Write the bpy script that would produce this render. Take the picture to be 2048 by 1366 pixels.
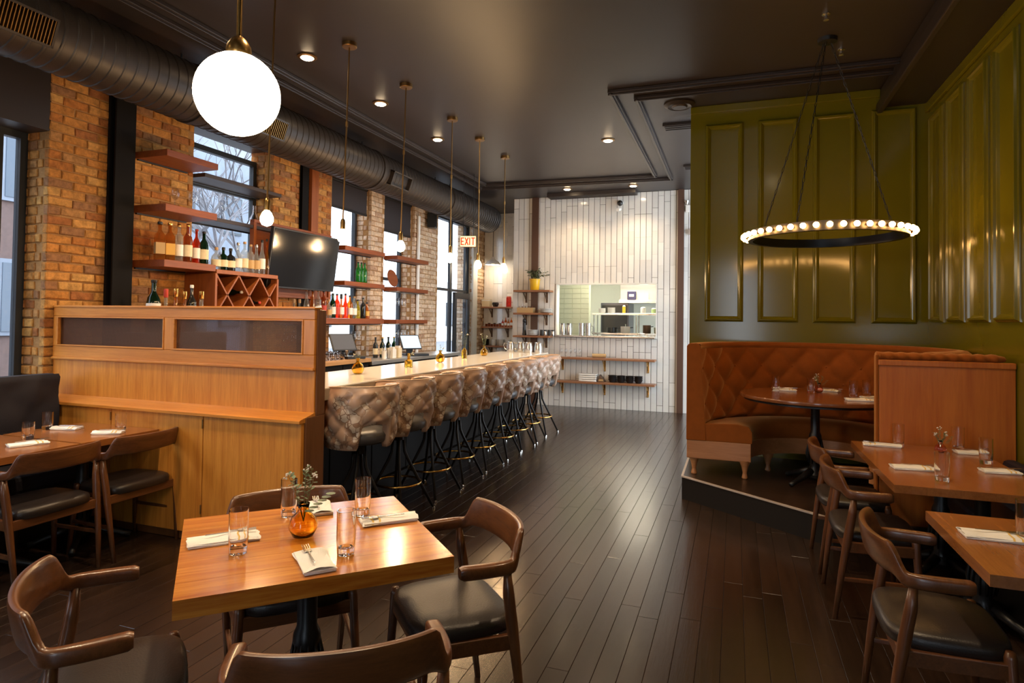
import bpy, math, random
from mathutils import Vector, Matrix
for o in list(bpy.data.objects): bpy.data.objects.remove(o)
random.seed(7)
SC = bpy.context.scene
COL = SC.collection
PI = math.pi
# ------------------------------------------------------------------ camera
YAW, PITCH, ROLL, FPX, PPY, CAMH = .3439, .0227, .0137, 1246.6, 612.15, 1.55
fw = Vector((-math.sin(YAW)*math.cos(PITCH), math.cos(YAW)*math.cos(PITCH), math.sin(PITCH)))
rt = fw.cross(Vector((0, 0, 1))).normalized(); up = rt.cross(fw)
rt, up = rt*math.cos(ROLL)+up*math.sin(ROLL), up*math.cos(ROLL)-rt*math.sin(ROLL)
cd = bpy.data.cameras.new('camera'); cam = bpy.data.objects.new('camera', cd); COL.objects.link(cam)
m = Matrix.Identity(4)
for i in range(3): m[i][0], m[i][1], m[i][2] = rt[i], up[i], -fw[i]
m[2][3] = CAMH
cam.matrix_world = m
cd.sensor_width = 36; cd.lens = FPX*36/2048; cd.shift_y = -(683-PPY)/2048; cd.clip_start = .02; cd.clip_end = 200
SC.camera = cam
# ------------------------------------------------------------------ sky, exposure
wd = bpy.data.worlds.new('overcast_sky'); SC.world = wd; wd.use_nodes = True
nt = wd.node_tree; bg = nt.nodes['Background']
bg.inputs[0].default_value = (.80, .90, 1.0, 1); bg.inputs[1].default_value = 4.4
vs = SC.view_settings
vs.view_transform = 'Standard'; vs.look = 'None'; vs.exposure = 0.66; vs.gamma = 1; vs.use_curve_mapping = False
# ------------------------------------------------------------------ mesh helpers
class B:
    def __init__(s): s.v = []; s.f = []
    def add(s, v, f):
        n = len(s.v); s.v += [tuple(p) for p in v]; s.f += [tuple(i+n for i in q) for q in f]; return s
    def box(s, x0, x1, y0, y1, z0, z1):
        return s.add([(x, y, z) for z in (z0, z1) for y in (y0, y1) for x in (x0, x1)],
                     [(0, 2, 3, 1), (4, 5, 7, 6), (0, 1, 5, 4), (2, 6, 7, 3), (0, 4, 6, 2), (1, 3, 7, 5)])
    def bar(s, p, q, w, h, upv=(0, 0, 1)):           # rectangular bar from p to q
        p, q = Vector(p), Vector(q); d = (q-p).normalized(); u = Vector(upv)
        a = d.cross(u)
        if a.length < 1e-4: a = d.cross(Vector((1, 0, 0)))
        a.normalize(); c = a.cross(d); a = a*w/2; c = c*h/2
        v = [e+i*a+j*c for e in (p, q) for j in (-1, 1) for i in (-1, 1)]
        return s.add(v, [(0, 2, 3, 1), (4, 5, 7, 6), (0, 1, 5, 4), (2, 6, 7, 3), (0, 4, 6, 2), (1, 3, 7, 5)])
    def tube(s, pts, r, n=10, cap=True, closed=False):
        pts = [Vector(p) for p in pts]; m = len(pts)
        if not hasattr(r, '__len__'): r = [r]*m
        rings = []; ref = None
        for i, p in enumerate(pts):
            a = pts[(i-1) % m] if (i > 0 or closed) else p; b = pts[(i+1) % m] if (i < m-1 or closed) else p
            d = (b-a).normalized()
            if ref is None:
                ref = Vector((0, 0, 1)) if abs(d.z) < .9 else Vector((1, 0, 0))
            x = d.cross(ref).normalized(); y = x.cross(d).normalized(); ref = y
            rings.append([p+(x*math.cos(t)+y*math.sin(t))*r[i] for t in [2*PI*k/n for k in range(n)]])
        v = [q for g in rings for q in g]; f = []
        for i in range(m if closed else m-1):
            j = (i+1) % m
            for k in range(n): f.append((i*n+k, i*n+(k+1) % n, j*n+(k+1) % n, j*n+k))
        if cap and not closed: f.append(tuple(range(n))[::-1]); f.append(tuple((m-1)*n+k for k in range(n)))
        return s.add(v, f)
    def lathe(s, prof, n=16, c=(0, 0, 0), sx=1, sy=1):
        v = []; f = []; m = len(prof)
        for r, z in prof:
            for k in range(n):
                t = 2*PI*k/n; v.append((c[0]+sx*r*math.cos(t), c[1]+sy*r*math.sin(t), c[2]+z))
        for i in range(m-1):
            for k in range(n): f.append((i*n+k, i*n+(k+1) % n, (i+1)*n+(k+1) % n, (i+1)*n+k))
        if prof[0][0] > 1e-4: f.append(tuple(range(n))[::-1])
        if prof[-1][0] > 1e-4: f.append(tuple((m-1)*n+k for k in range(n)))
        return s.add(v, f)
    def prism(s, poly, z0, z1):
        n = len(poly)
        v = [(x, y, z0) for x, y in poly]+[(x, y, z1) for x, y in poly]
        f = [tuple(range(n))[::-1], tuple(range(n, 2*n))]+[(k, (k+1) % n, n+(k+1) % n, n+k) for k in range(n)]
        return s.add(v, f)
    def sphere(s, c, r, n=12, m=8, sz=1):
        return s.lathe([(max(1e-5, r*math.sin(PI*i/m)), -r*sz*math.cos(PI*i/m)) for i in range(m+1)], n, c)
    def grid(s, P):                                   # P[i][j] points
        a, b = len(P), len(P[0]); v = [q for row in P for q in row]
        return s.add(v, [(i*b+j, i*b+j+1, (i+1)*b+j+1, (i+1)*b+j) for i in range(a-1) for j in range(b-1)])
    def build(s, name, mat, parent=None, smooth=False, bevel=0, loc=None, seg=2):
        me = bpy.data.meshes.new(name); me.from_pydata(s.v, [], s.f); me.validate(); me.update()
        if mat: me.materials.append(mat)
        o = bpy.data.objects.new(name, me); COL.objects.link(o)
        if parent: o.parent = parent
        if loc: o.location = loc
        if smooth:
            me.shade_smooth() if smooth is True else me.shade_auto_smooth(angle=smooth) if hasattr(me, 'shade_auto_smooth') else smooth_by(me, smooth)
        if bevel:
            b = o.modifiers.new('bevel', 'BEVEL'); b.width = bevel; b.segments = seg; b.limit_method = 'ANGLE'; b.angle_limit = .6
        return o
def smooth_by(me, ang):
    import bmesh
    bm = bmesh.new(); bm.from_mesh(me); bmesh.ops.recalc_face_normals(bm, faces=bm.faces)
    for f in bm.faces: f.smooth = True
    for e in bm.edges:
        if len(e.link_faces) == 2 and e.calc_face_angle(0) > ang: e.smooth = False
    bm.to_mesh(me); bm.free()
SM = .7
def fixn(o):
    import bmesh
    bm = bmesh.new(); bm.from_mesh(o.data); bmesh.ops.recalc_face_normals(bm, faces=bm.faces); bm.to_mesh(o.data); bm.free(); return o
def tag(o, label, cat, group=None, kind=None):
    o['label'] = label; o['category'] = cat
    if group: o['group'] = group
    if kind: o['kind'] = kind
    return o
def struct(o, label, cat): return tag(o, label, cat, None, 'structure')
def empty(name, loc=(0, 0, 0), rz=0, label=None, cat=None, group=None):
    o = bpy.data.objects.new(name, None); COL.objects.link(o); o.location = loc; o.rotation_euler = (0, 0, rz); o.empty_display_size = .1
    if label: tag(o, label, cat, group)
    return o
def copy_tree(o, parent=None):
    c = o.copy(); COL.objects.link(c)
    if parent: c.parent = parent
    for ch in list(o.children): copy_tree(ch, c)
    return c
def dup(o, loc, rz=0, label=None, group=None, scale=None):
    c = copy_tree(o); c.location = loc; c.rotation_euler = (0, 0, rz)
    if label: c['label'] = label
    if group: c['group'] = group
    if scale: c.scale = scale
    return c
# ------------------------------------------------------------------ materials
def base(name):
    m = bpy.data.materials.new(name); m.use_nodes = True
    return m, m.node_tree, m.node_tree.nodes['Principled BSDF']
def N(nt, t, **k):
    n = nt.nodes.new(t)
    for a, b in k.items():
        if a in n.inputs: n.inputs[a].default_value = b
        else: setattr(n, a, b)
    return n
def L(nt, a, b): nt.links.new(a, b)
def plain(name, c, rough=.5, metal=0, spec=.5, emit=None, es=0, bump=0, bscale=60, var=0):
    m, nt, p = base(name); p.inputs['Base Color'].default_value = (*c, 1); p.inputs['Roughness'].default_value = rough
    p.inputs['Metallic'].default_value = metal; p.inputs['Specular IOR Level'].default_value = spec
    if emit: p.inputs['Emission Color'].default_value = (*emit, 1); p.inputs['Emission Strength'].default_value = es
    if bump or var:
        tc = N(nt, 'ShaderNodeTexCoord'); no = N(nt, 'ShaderNodeTexNoise', Scale=bscale, Detail=4.0); L(nt, tc.outputs['Object'], no.inputs['Vector'])
        if bump:
            bp = N(nt, 'ShaderNodeBump', Strength=bump, Distance=.01); L(nt, no.outputs['Fac'], bp.inputs['Height']); L(nt, bp.outputs['Normal'], p.inputs['Normal'])
        if var:
            mx = N(nt, 'ShaderNodeMix', data_type='RGBA'); mx.inputs[6].default_value = (*[v*(1-var) for v in c], 1); mx.inputs[7].default_value = (*[min(1, v*(1+var)) for v in c], 1)
            L(nt, no.outputs['Fac'], mx.inputs[0]); L(nt, mx.outputs[2], p.inputs['Base Color'])
    return m
def rnd(nt):                                          # per-object / per-island random
    oi = N(nt, 'ShaderNodeObjectInfo'); ge = N(nt, 'ShaderNodeNewGeometry')
    a = N(nt, 'ShaderNodeMath', operation='ADD'); L(nt, oi.outputs['Random'], a.inputs[0]); L(nt, ge.outputs['Random Per Island'], a.inputs[1])
    f = N(nt, 'ShaderNodeMath', operation='FRACT'); L(nt, a.outputs[0], f.inputs[0]); return f.outputs[0]
def wood(name, c1, c2, axis=0, rough=.35, scale=1.0, coat=0, vary=0, bump=.05, grain=1.0):
    m, nt, p = base(name)
    tc = N(nt, 'ShaderNodeTexCoord'); mp = N(nt, 'ShaderNodeMapping'); L(nt, tc.outputs['Object'], mp.inputs['Vector'])
    sc = [22*scale]*3; sc[axis] = 1.3*scale; mp.inputs['Scale'].default_value = sc
    r = rnd(nt); cx = N(nt, 'ShaderNodeCombineXYZ'); ml = N(nt, 'ShaderNodeMath', operation='MULTIPLY'); ml.inputs[1].default_value = 37.0
    L(nt, r, ml.inputs[0])
    for i in range(3): L(nt, ml.outputs[0], cx.inputs[i])
    L(nt, cx.outputs[0], mp.inputs['Location'])
    n1 = N(nt, 'ShaderNodeTexNoise', Scale=1.0, Detail=6.0, Roughness=.6, Distortion=.6); L(nt, mp.outputs[0], n1.inputs['Vector'])
    n2 = N(nt, 'ShaderNodeTexNoise', Scale=4.0*grain, Detail=3.0, Roughness=.7); L(nt, mp.outputs[0], n2.inputs['Vector'])
    ad = N(nt, 'ShaderNodeMix', data_type='FLOAT'); ad.inputs[0].default_value = .4; L(nt, n1.outputs['Fac'], ad.inputs[2]); L(nt, n2.outputs['Fac'], ad.inputs[3])
    cr = N(nt, 'ShaderNodeValToRGB'); cr.color_ramp.elements[0].position = .35; cr.color_ramp.elements[1].position = .65
    cr.color_ramp.elements[0].color = (*c1, 1); cr.color_ramp.elements[1].color = (*c2, 1); L(nt, ad.outputs[0], cr.inputs[0])
    out = cr.outputs[0]
    if vary:
        hs = N(nt, 'ShaderNodeHueSaturation'); mr = N(nt, 'ShaderNodeMapRange'); mr.inputs[3].default_value = 1-vary; mr.inputs[4].default_value = 1+vary
        L(nt, r, mr.inputs[0]); L(nt, mr.outputs[0], hs.inputs['Value']); L(nt, out, hs.inputs['Color']); out = hs.outputs[0]
    L(nt, out, p.inputs['Base Color']); p.inputs['Roughness'].default_value = rough
    if coat: p.inputs['Coat Weight'].default_value = coat; p.inputs['Coat Roughness'].default_value = .15
    if bump:
        bp = N(nt, 'ShaderNodeBump', Strength=bump, Distance=.01); L(nt, ad.outputs[0], bp.inputs['Height']); L(nt, bp.outputs['Normal'], p.inputs['Normal'])
    return m
def fres(nt, ior):                                    # same reflectance on both faces of a thin sheet
    ge = N(nt, 'ShaderNodeNewGeometry'); mr = N(nt, 'ShaderNodeMapRange'); mr.inputs[3].default_value = ior; mr.inputs[4].default_value = 1/ior
    f = N(nt, 'ShaderNodeFresnel'); L(nt, ge.outputs['Backfacing'], mr.inputs[0]); L(nt, mr.outputs[0], f.inputs['IOR']); return f
def thin_glass(name, tint=(1, 1, 1), rough=.02, ior=1.5, edge=0.0, edgecol=(.8, .85, .9)):
    m = bpy.data.materials.new(name); m.use_nodes = True; nt = m.node_tree; nt.nodes.clear()
    o = N(nt, 'ShaderNodeOutputMaterial'); t = N(nt, 'ShaderNodeBsdfTransparent'); t.inputs[0].default_value = (*tint, 1)
    g = N(nt, 'ShaderNodeBsdfGlossy', Roughness=rough); f = fres(nt, ior); mx = N(nt, 'ShaderNodeMixShader')
    L(nt, f.outputs[0], mx.inputs[0]); L(nt, t.outputs[0], mx.inputs[1]); L(nt, g.outputs[0], mx.inputs[2]); L(nt, mx.outputs[0], o.inputs[0])
    return m
def liquid_glass(name, c):                            # coloured bottle glass: tinted transparency + gloss + a little body colour
    m = bpy.data.materials.new(name); m.use_nodes = True; nt = m.node_tree; nt.nodes.clear()
    o = N(nt, 'ShaderNodeOutputMaterial'); t = N(nt, 'ShaderNodeBsdfTransparent'); t.inputs[0].default_value = (*c, 1)
    d = N(nt, 'ShaderNodeBsdfTranslucent'); d.inputs[0].default_value = (*c, 1); d2 = N(nt, 'ShaderNodeBsdfDiffuse'); d2.inputs[0].default_value = (*[v*.6 for v in c], 1)
    a = N(nt, 'ShaderNodeMixShader'); a.inputs[0].default_value = .5; L(nt, d.outputs[0], a.inputs[1]); L(nt, d2.outputs[0], a.inputs[2])
    b = N(nt, 'ShaderNodeMixShader'); b.inputs[0].default_value = .22; L(nt, t.outputs[0], b.inputs[1]); L(nt, a.outputs[0], b.inputs[2])
    g = N(nt, 'ShaderNodeBsdfGlossy', Roughness=.05); f = fres(nt, 1.5); mx = N(nt, 'ShaderNodeMixShader')
    L(nt, f.outputs[0], mx.inputs[0]); L(nt, b.outputs[0], mx.inputs[1]); L(nt, g.outputs[0], mx.inputs[2]); L(nt, mx.outputs[0], o.inputs[0])
    return m
def real_glass(name, c, rough=0):
    m, nt, p = base(name); p.inputs['Base Color'].default_value = (*c, 1); p.inputs['Transmission Weight'].default_value = 1; p.inputs['Roughness'].default_value = rough; p.inputs['IOR'].default_value = 1.45
    return m
def emit(name, c, s):
    m = bpy.data.materials.new(name); m.use_nodes = True; nt = m.node_tree; nt.nodes.clear()
    o = N(nt, 'ShaderNodeOutputMaterial'); e = N(nt, 'ShaderNodeEmission'); e.inputs[0].default_value = (*c, 1); e.inputs[1].default_value = s
    L(nt, e.outputs[0], o.inputs[0]); return m
def ramp_rand(name, cols, rough=.8, noise=25, nb=.35, bump=.5, namt=.5, spec=.3):   # pieces coloured at random from a list, with grain
    m, nt, p = base(name); r = rnd(nt)
    cr = N(nt, 'ShaderNodeValToRGB'); els = cr.color_ramp.elements; cr.color_ramp.interpolation = 'CONSTANT'
    while len(els) < len(cols): els.new(.5)
    for i, c in enumerate(cols): els[i].position = i/len(cols); els[i].color = (*c, 1)
    L(nt, r, cr.inputs[0])
    tc = N(nt, 'ShaderNodeTexCoord'); ge = N(nt, 'ShaderNodeNewGeometry'); no = N(nt, 'ShaderNodeTexNoise', Scale=noise, Detail=5.0, Roughness=.65); L(nt, ge.outputs['Position'], no.inputs['Vector'])
    mr = N(nt, 'ShaderNodeMapRange'); mr.inputs[1].default_value = .3; mr.inputs[2].default_value = .7; mr.inputs[3].default_value = 1-namt; mr.inputs[4].default_value = 1+namt; L(nt, no.outputs['Fac'], mr.inputs[0])
    hs = N(nt, 'ShaderNodeHueSaturation'); L(nt, cr.outputs[0], hs.inputs['Color']); L(nt, mr.outputs[0], hs.inputs['Value']); L(nt, hs.outputs[0], p.inputs['Base Color'])
    p.inputs['Roughness'].default_value = rough; p.inputs['Specular IOR Level'].default_value = spec
    if bump:
        bp = N(nt, 'ShaderNodeBump', Strength=bump, Distance=.01); L(nt, no.outputs['Fac'], bp.inputs['Height']); L(nt, bp.outputs['Normal'], p.inputs['Normal'])
    return m
M = {}
M['ceiling'] = plain('ceiling_paint', (.033, .026, .025), .40, var=.15, bscale=2)
M['trimdark'] = plain('dark_trim_paint', (.03, .022, .02), .38)
M['floor_gap'] = plain('floor_gap', (.006, .004, .003), .8)
M['plank'] = wood('stained_floor_board', (.013, .007, .0045), (.030, .016, .010), axis=1, rough=.26, scale=.9, vary=.25, bump=.10, coat=.2)
M['brick'] = ramp_rand('old_brick', [(.44, .19, .045), (.48, .225, .06), (.40, .15, .035), (.52, .28, .085), (.45, .21, .055), (.31, .115, .035), (.50, .25, .07), (.40, .20, .07), (.46, .195, .045), (.28, .135, .06)], noise=22, bump=.7, namt=.4)
M['palebrick'] = ramp_rand('pale_old_brick', [(.56, .40, .27), (.62, .46, .32), (.50, .34, .22), (.66, .50, .36), (.58, .42, .28), (.44, .28, .18), (.60, .45, .33)], noise=22, bump=.7, namt=.35)
M['colpaint'] = plain('column_paint', (.007, .006, .006), .75, spec=.15)
M['mortar'] = plain('mortar', (.36, .19, .07), .95, bump=.6, bscale=50, var=.3)
M['tile'] = ramp_rand('white_glazed_tile', [(.72, .70, .66), (.76, .74, .70), (.68, .66, .63), (.74, .72, .69)], rough=.13, noise=6, bump=.03, namt=.03, spec=.6)
M['grout'] = plain('grey_grout', (.13, .105, .09), .9)
M['brownpost'] = plain('brown_painted_steel', (.085, .04, .025), .45)
M['green'] = plain('olive_gloss_paint', (.138, .124, .006), .15, spec=.5, bump=.05, bscale=2.2, var=.12)
M['blacksteel'] = plain('black_steel', (.012, .010, .009), .45, spec=.4)
M['duct'] = plain('dark_painted_duct', (.040, .031, .026), .40, metal=.35)
M['brass'] = plain('aged_brass', (.50, .30, .10), .28, metal=1)
M['brass2'] = plain('dull_brass', (.30, .17, .06), .38, metal=1)
M['gold'] = plain('polished_brass', (.80, .48, .14), .2, metal=1)
M['chrome'] = plain('stainless_steel', (.62, .61, .58), .25, metal=1)
M['oak'] = wood('honey_oak', (.50, .168, .022), (.72, .30, .048), axis=2, rough=.36, scale=1.1, coat=.15)
M['oakx'] = wood('honey_oak_rail', (.48, .165, .022), (.68, .275, .045), axis=0, rough=.34, scale=1.1, coat=.2)
M['redwood'] = wood('red_brown_shelf', (.17, .036, .006), (.27, .066, .012), axis=1, rough=.5)
M['redwoodz'] = wood('red_brown_rack', (.22, .055, .010), (.33, .092, .018), axis=2, rough=.5)
M['walnut'] = wood('walnut', (.080, .027, .009), (.165, .060, .020), axis=0, rough=.33, coat=.25, scale=1.4)
M['walnutz'] = wood('walnut_leg', (.080, .027, .009), (.155, .057, .019), axis=2, rough=.35, coat=.2, scale=1.4)
M['tabletop'] = wood('lacquered_tabletop', (.38, .10, .010), (.74, .31, .045), axis=0, rough=.2, coat=.5, scale=.75, bump=.10, vary=.18)
M['tabledark'] = wood('brown_tabletop', (.20, .075, .024), (.30, .125, .042), axis=1, rough=.24, coat=.4, scale=.9)
M['boothwood'] = wood('booth_panel_wood', (.40, .10, .010), (.56, .17, .022), axis=2, rough=.38, scale=.5, coat=.1)
M['boothbase'] = wood('booth_base_wood', (.34, .14, .05), (.46, .21, .085), axis=0, rough=.35)
M['leather'] = plain('black_leather', (.020, .015, .014), .38, bump=.12, bscale=160)
M['navy'] = plain('navy_fabric', (.012, .011, .020), .8, bump=.2, bscale=200)
M['castiron'] = plain('cast_iron', (.010, .010, .011), .35, spec=.5)
M['quartz'] = plain('white_quartz', (.74, .71, .66), .12, var=.05, bscale=30)
M['quartzedge'] = plain('beige_quartz_edge', (.42, .34, .25), .3)
M['glass'] = thin_glass('clear_glass', (.97, .98, .98))
M['tumbler'] = real_glass('tumbler_glass', (1, 1, 1))
M['stemware'] = thin_glass('stemware_glass', (.93, .94, .95), ior=1.9)
M['pane'] = thin_glass('window_glass', (.96, .98, 1.0))
M['amber'] = real_glass('amber_glass', (1.0, .70, .17), .03)
M['pinkglass'] = real_glass('pink_glass', (.95, .62, .56), .02)
M['white'] = plain('white_ceramic', (.80, .78, .74), .2)
M['napkin'] = plain('white_cotton', (.86, .84, .80), .9, bump=.3, bscale=220)
M['stripe'] = plain('yellow_stripe', (.72, .48, .14), .9)
M['leaf'] = plain('sage_leaf', (.13, .19, .10), .55, var=.3, bscale=40)
M['stem'] = plain('plant_stem', (.20, .21, .09), .6)
M['bud'] = plain('white_bud', (.75, .70, .62), .7)
M['black'] = plain('black_plastic', (.013, .013, .014), .35)
M['screen'] = plain('tv_glass', (.006, .006, .007), .10, spec=.6)
# ================================================================== THE SETTING
def proj(x, y, z):
    d = Vector((x, y, z-CAMH)); w = d.dot(fw)
    if w < .1: return None
    return 1024+FPX*d.dot(rt)/w, PPY-FPX*d.dot(up)/w, w
def piece_mesh(name, lx, ly, lz, mat, ch=.002, jit=0):
    """a block centred at the origin, outer face +z, chamfered on that face"""
    j = lambda: random.uniform(-jit, jit)
    a, b, c = lx/2, ly/2, lz/2
    v = [(-a, -b, -c), (a, -b, -c), (a, b, -c), (-a, b, -c)]
    v += [(sx*a+j(), sy*b+j(), c-ch) for sx, sy in ((-1, -1), (1, -1), (1, 1), (-1, 1))]
    v += [(sx*(a-ch)+j(), sy*(b-ch)+j(), c) for sx, sy in ((-1, -1), (1, -1), (1, 1), (-1, 1))]
    f = [(0, 1, 5, 4), (1, 2, 6, 5), (2, 3, 7, 6), (3, 0, 4, 7), (4, 5, 9, 8), (5, 6, 10, 9), (6, 7, 11, 10), (7, 4, 8, 11), (8, 9, 10, 11)]
    me = bpy.data.meshes.new(name); me.from_pydata(v, [], f); me.materials.append(mat); return me
def place(name, me, parent, mat4):
    o = bpy.data.objects.new(name, me); COL.objects.link(o); o.parent = parent; o.matrix_local = mat4; return o
def stuff_join(name, items, mat, parent):
    b = B()
    for me, m4 in items:
        b.add([m4 @ v.co for v in me.vertices], [tuple(p.vertices) for p in me.polygons])
    o = b.build(name, mat, parent); o['kind'] = 'stuff'; return o
X90 = Matrix.Rotation(PI/2, 4, 'X')
FACE = {'+x': Matrix(((0, 0, 1, 0), (1, 0, 0, 0), (0, 1, 0, 0), (0, 0, 0, 1))),     # piece x->world y, y->z, outward +x
        '-y': Matrix(((1, 0, 0, 0), (0, 0, -1, 0), (0, 1, 0, 0), (0, 0, 0, 1))),     # piece x->world x, y->z, outward -y
        '+z': Matrix.Identity(4)}
XL, XR, YF, ZC = -5.12, 1.716, -3.6, 3.84
# ---- floor
fl = B().box(-5.5, 1.9, YF-.2, 12.7, -.15, -.009).build('floor', M['floor_gap'])
struct(fl, 'dark stained wooden board floor running the length of the room', 'floor')
PW = .105; lens = (1.1, 1.4, 1.7, 2.0); pm = [piece_mesh('board', PW-.0012, l-.0012, .012, M['plank'], .0012) for l in lens]
boards = []
for c in range(int((1.75+5.2)/PW)):
    x = -5.2+PW*(c+.5); y = YF-random.random()*1.4
    while y < 12.6:
        k = random.randrange(4)
        if y > -1.2:
            q = proj(x, y+lens[k]/2, 0); sc = 0
            if q and -60 < q[0] < 2100 and q[1] < 1420: sc = 1/q[2]**2
            if sc and (x < -2.75 and y > 3.0 or x < -4.2 or (x > -.5 and y+lens[k]*.4 > 6.0)): sc = 0
            boards.append((sc, k, Matrix.Translation((x, y+lens[k]/2, -.006))))
        else: boards.append((0, k, Matrix.Translation((x, y+lens[k]/2, -.006))))
        y += lens[k]
boards.sort(key=lambda b: -b[0])
for sc, k, m4 in boards[:300]: place('board', pm[k], fl, m4)
stuff_join('far_boards', [(pm[k], m4) for sc, k, m4 in boards[300:]], M['plank'], fl)
# ---- ceiling
ce = B().box(-5.5, 1.9, YF-.2, 12.7, ZC, ZC+.15).build('ceiling', M['ceiling'])
struct(ce, 'dark brown painted ceiling over the whole room', 'ceiling')
def moulding(name, pts, w=.06, h=.035, label=''):
    b = B()
    for p, q in zip(pts, pts[1:]):
        p, q = Vector((*p, 0)), Vector((*q, 0)); d = (q-p).normalized(); p = p-d*w*.5; q = q+d*w*.5
        b.bar(p+Vector((0, 0, ZC-h/2)), q+Vector((0, 0, ZC-h/2)), w, h)
        b.bar(p+Vector((0, 0, ZC-h*.75)), q+Vector((0, 0, ZC-h*.75)), w*.4, h*1.5)
    return struct(b.build(name, M['trimdark'], bevel=.006), label, 'ceiling trim')
moulding('trim_1', [(-3.96, YF), (-3.96, 9.66), (-1.18, 9.78), (-1.17, 6.09), (1.3, 6.09)], label='inner dark moulding outlining the L-shaped ceiling tray')
moulding('trim_2', [(-4.15, YF), (-4.15, 9.93), (-.965, 10.06), (-.95, 6.33), (1.3, 6.33)], label='outer dark moulding outlining the L-shaped ceiling tray')
o = B().box(1.315, XR+.1, YF, 6.85, 3.66, ZC).box(1.28, 1.33, YF, 6.85, 3.60, 3.70).build('trim_3', M['trimdark'], bevel=.01); struct(o, 'dark boxed soffit running along the right wall at the ceiling', 'soffit')
# ---- slot diffusers in the ceiling by the green wall and tile wall
def slot(label, x0, x1, y0, y1, dz=.03):
    e = empty('ceiling_diffuser', ((x0+x1)/2, (y0+y1)/2, ZC), 0, label, 'vent')
    a, c = (x1-x0)/2, (y1-y0)/2
    B().box(-a, a, -c, c, -dz, 0).build('housing', M['trimdark'], e, bevel=.004)
    for k in range(3):
        yy = -c+(k+.5)*2*c/3
        B().box(-a+.02, a-.02, yy-.008, yy+.008, -dz-.006, -dz+.002).build('slat', M['blacksteel'], e)
slot('long dark slot diffuser on the ceiling above the tile wall', -3.2, -1.62, 10.72, 10.98, .07)
slot('dark slot diffuser on the ceiling nearest the green wall top corner', -.80, -.20, 7.3, 7.5)
slot('dark slot diffuser on the ceiling farthest behind the green wall edge', -.72, -.20, 9.3, 9.5)
e = empty('ceiling_diffuser', (-.56, 6.68, ZC), 0, 'round dark ceiling diffuser beside the green wall corner', 'vent')
B().lathe([(.16, 0), (.16, -.015), (.12, -.035), (.11, -.03)], 24).build('flange', M['duct'], e, SM)
B().lathe([(.09, -.02), (.07, -.045), (.0001, -.045)], 24).build('cone', M['trimdark'], e, SM)
# ---- left wall: brick piers between the windows
BL, BH, MT = .205, .063, .012
def brickset(mat): return {'s': [piece_mesh('brick', BL-MT, BH, .05, mat, .006, .004) for _ in range(6)], 'h': [piece_mesh('brick', .095, BH, .05, mat, .006, .004) for _ in range(4)], 'q': [piece_mesh('brick', .055, BH, .05, mat, .005, .003) for _ in range(3)]}
bset = {k: brickset(M[k]) for k in ('brick', 'palebrick')}
def courses(a0, a1, z0, z1, key='brick'):
    """running bond between a0 and a1: yields (centre, z, mesh)"""
    n = 0; z = z0+BH/2
    while z < z1-.02:
        a = a0
        if n % 2: out = [('h', .095)]
        else: out = []
        while a+sum(w+MT for _, w in out) < a1: out.append(('s', BL-MT))
        a = a0
        for t, w in out:
            r = a1-a
            if r < .05: break
            if r < w:
                if r > .095: t, w = 'h', .095
                else: t, w = 'q', .055
            yield a+w/2, z, random.choice(bset[key][t])
            a += w+MT
        z += BH+MT; n += 1
def pier(name, y0, y1, zsplit, label, depth=.34, jamb=True, z1=3.84, key='brick'):
    w = B().box(XL-depth, XL-.012, y0+.012, y1-.002, 0, z1).build(name, M['mortar']); struct(w, label, 'wall')
    items = []; rest = []
    for a, z, me in courses(y0, y1, .02, z1, key):
        m4 = Matrix.Translation((XL-.025+random.uniform(-.003, .005), a, z)) @ Matrix.Rotation(random.uniform(-.012, .012), 4, 'X') @ FACE['+x']
        (items if z > zsplit else rest).append((me, m4))
    if jamb:
        for a, z, me in courses(XL-depth, XL-.055, .02, z1, key):
            m4 = Matrix.Translation((a, y0+.025+random.uniform(-.004, .003), z)) @ FACE['-y']
            (items if z > zsplit else rest).append((me, m4))
    items.sort(key=lambda t: t[1].translation.z); rest += items[300:]; items = items[:300]
    for me, m4 in items: place('brick', me, w, m4)
    if rest: stuff_join('lower_bricks', rest, M[key], w)
    return w
pier('wall_left', 3.38, 4.78, 1.45, 'exposed brick pier behind the floating shelves, beside the near window')
pier('wall_left_second', 5.92, 7.06, 1.5, 'exposed brick pier behind the television')
pier('wall_left_third', 8.02, 8.40, 1.0, 'narrow exposed brick pier between the two bright shelf windows', key='palebrick')
pier('wall_left_fourth', 9.36, 10.26, .95, 'wide pale brick pillar before the glass door', key='palebrick')
pier('wall_left_fifth', 11.82, 12.5, .95, 'brick pier beyond the glass door beside the tiled recess', key='palebrick')
b = B().box(XL-.34, XL, YF, 12.5, 3.50, ZC)
for y0, y1, z in ((YF, 3.38, .62), (4.78, 5.92, .98), (7.06, 8.02, .98), (8.40, 9.36, .98)): b.box(XL-.34, XL-.01, y0, y1, 0, z)
struct(b.build('wall_left_lintel', M['trimdark']), 'dark lintel band and low sill walls of the window side', 'wall')
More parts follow.
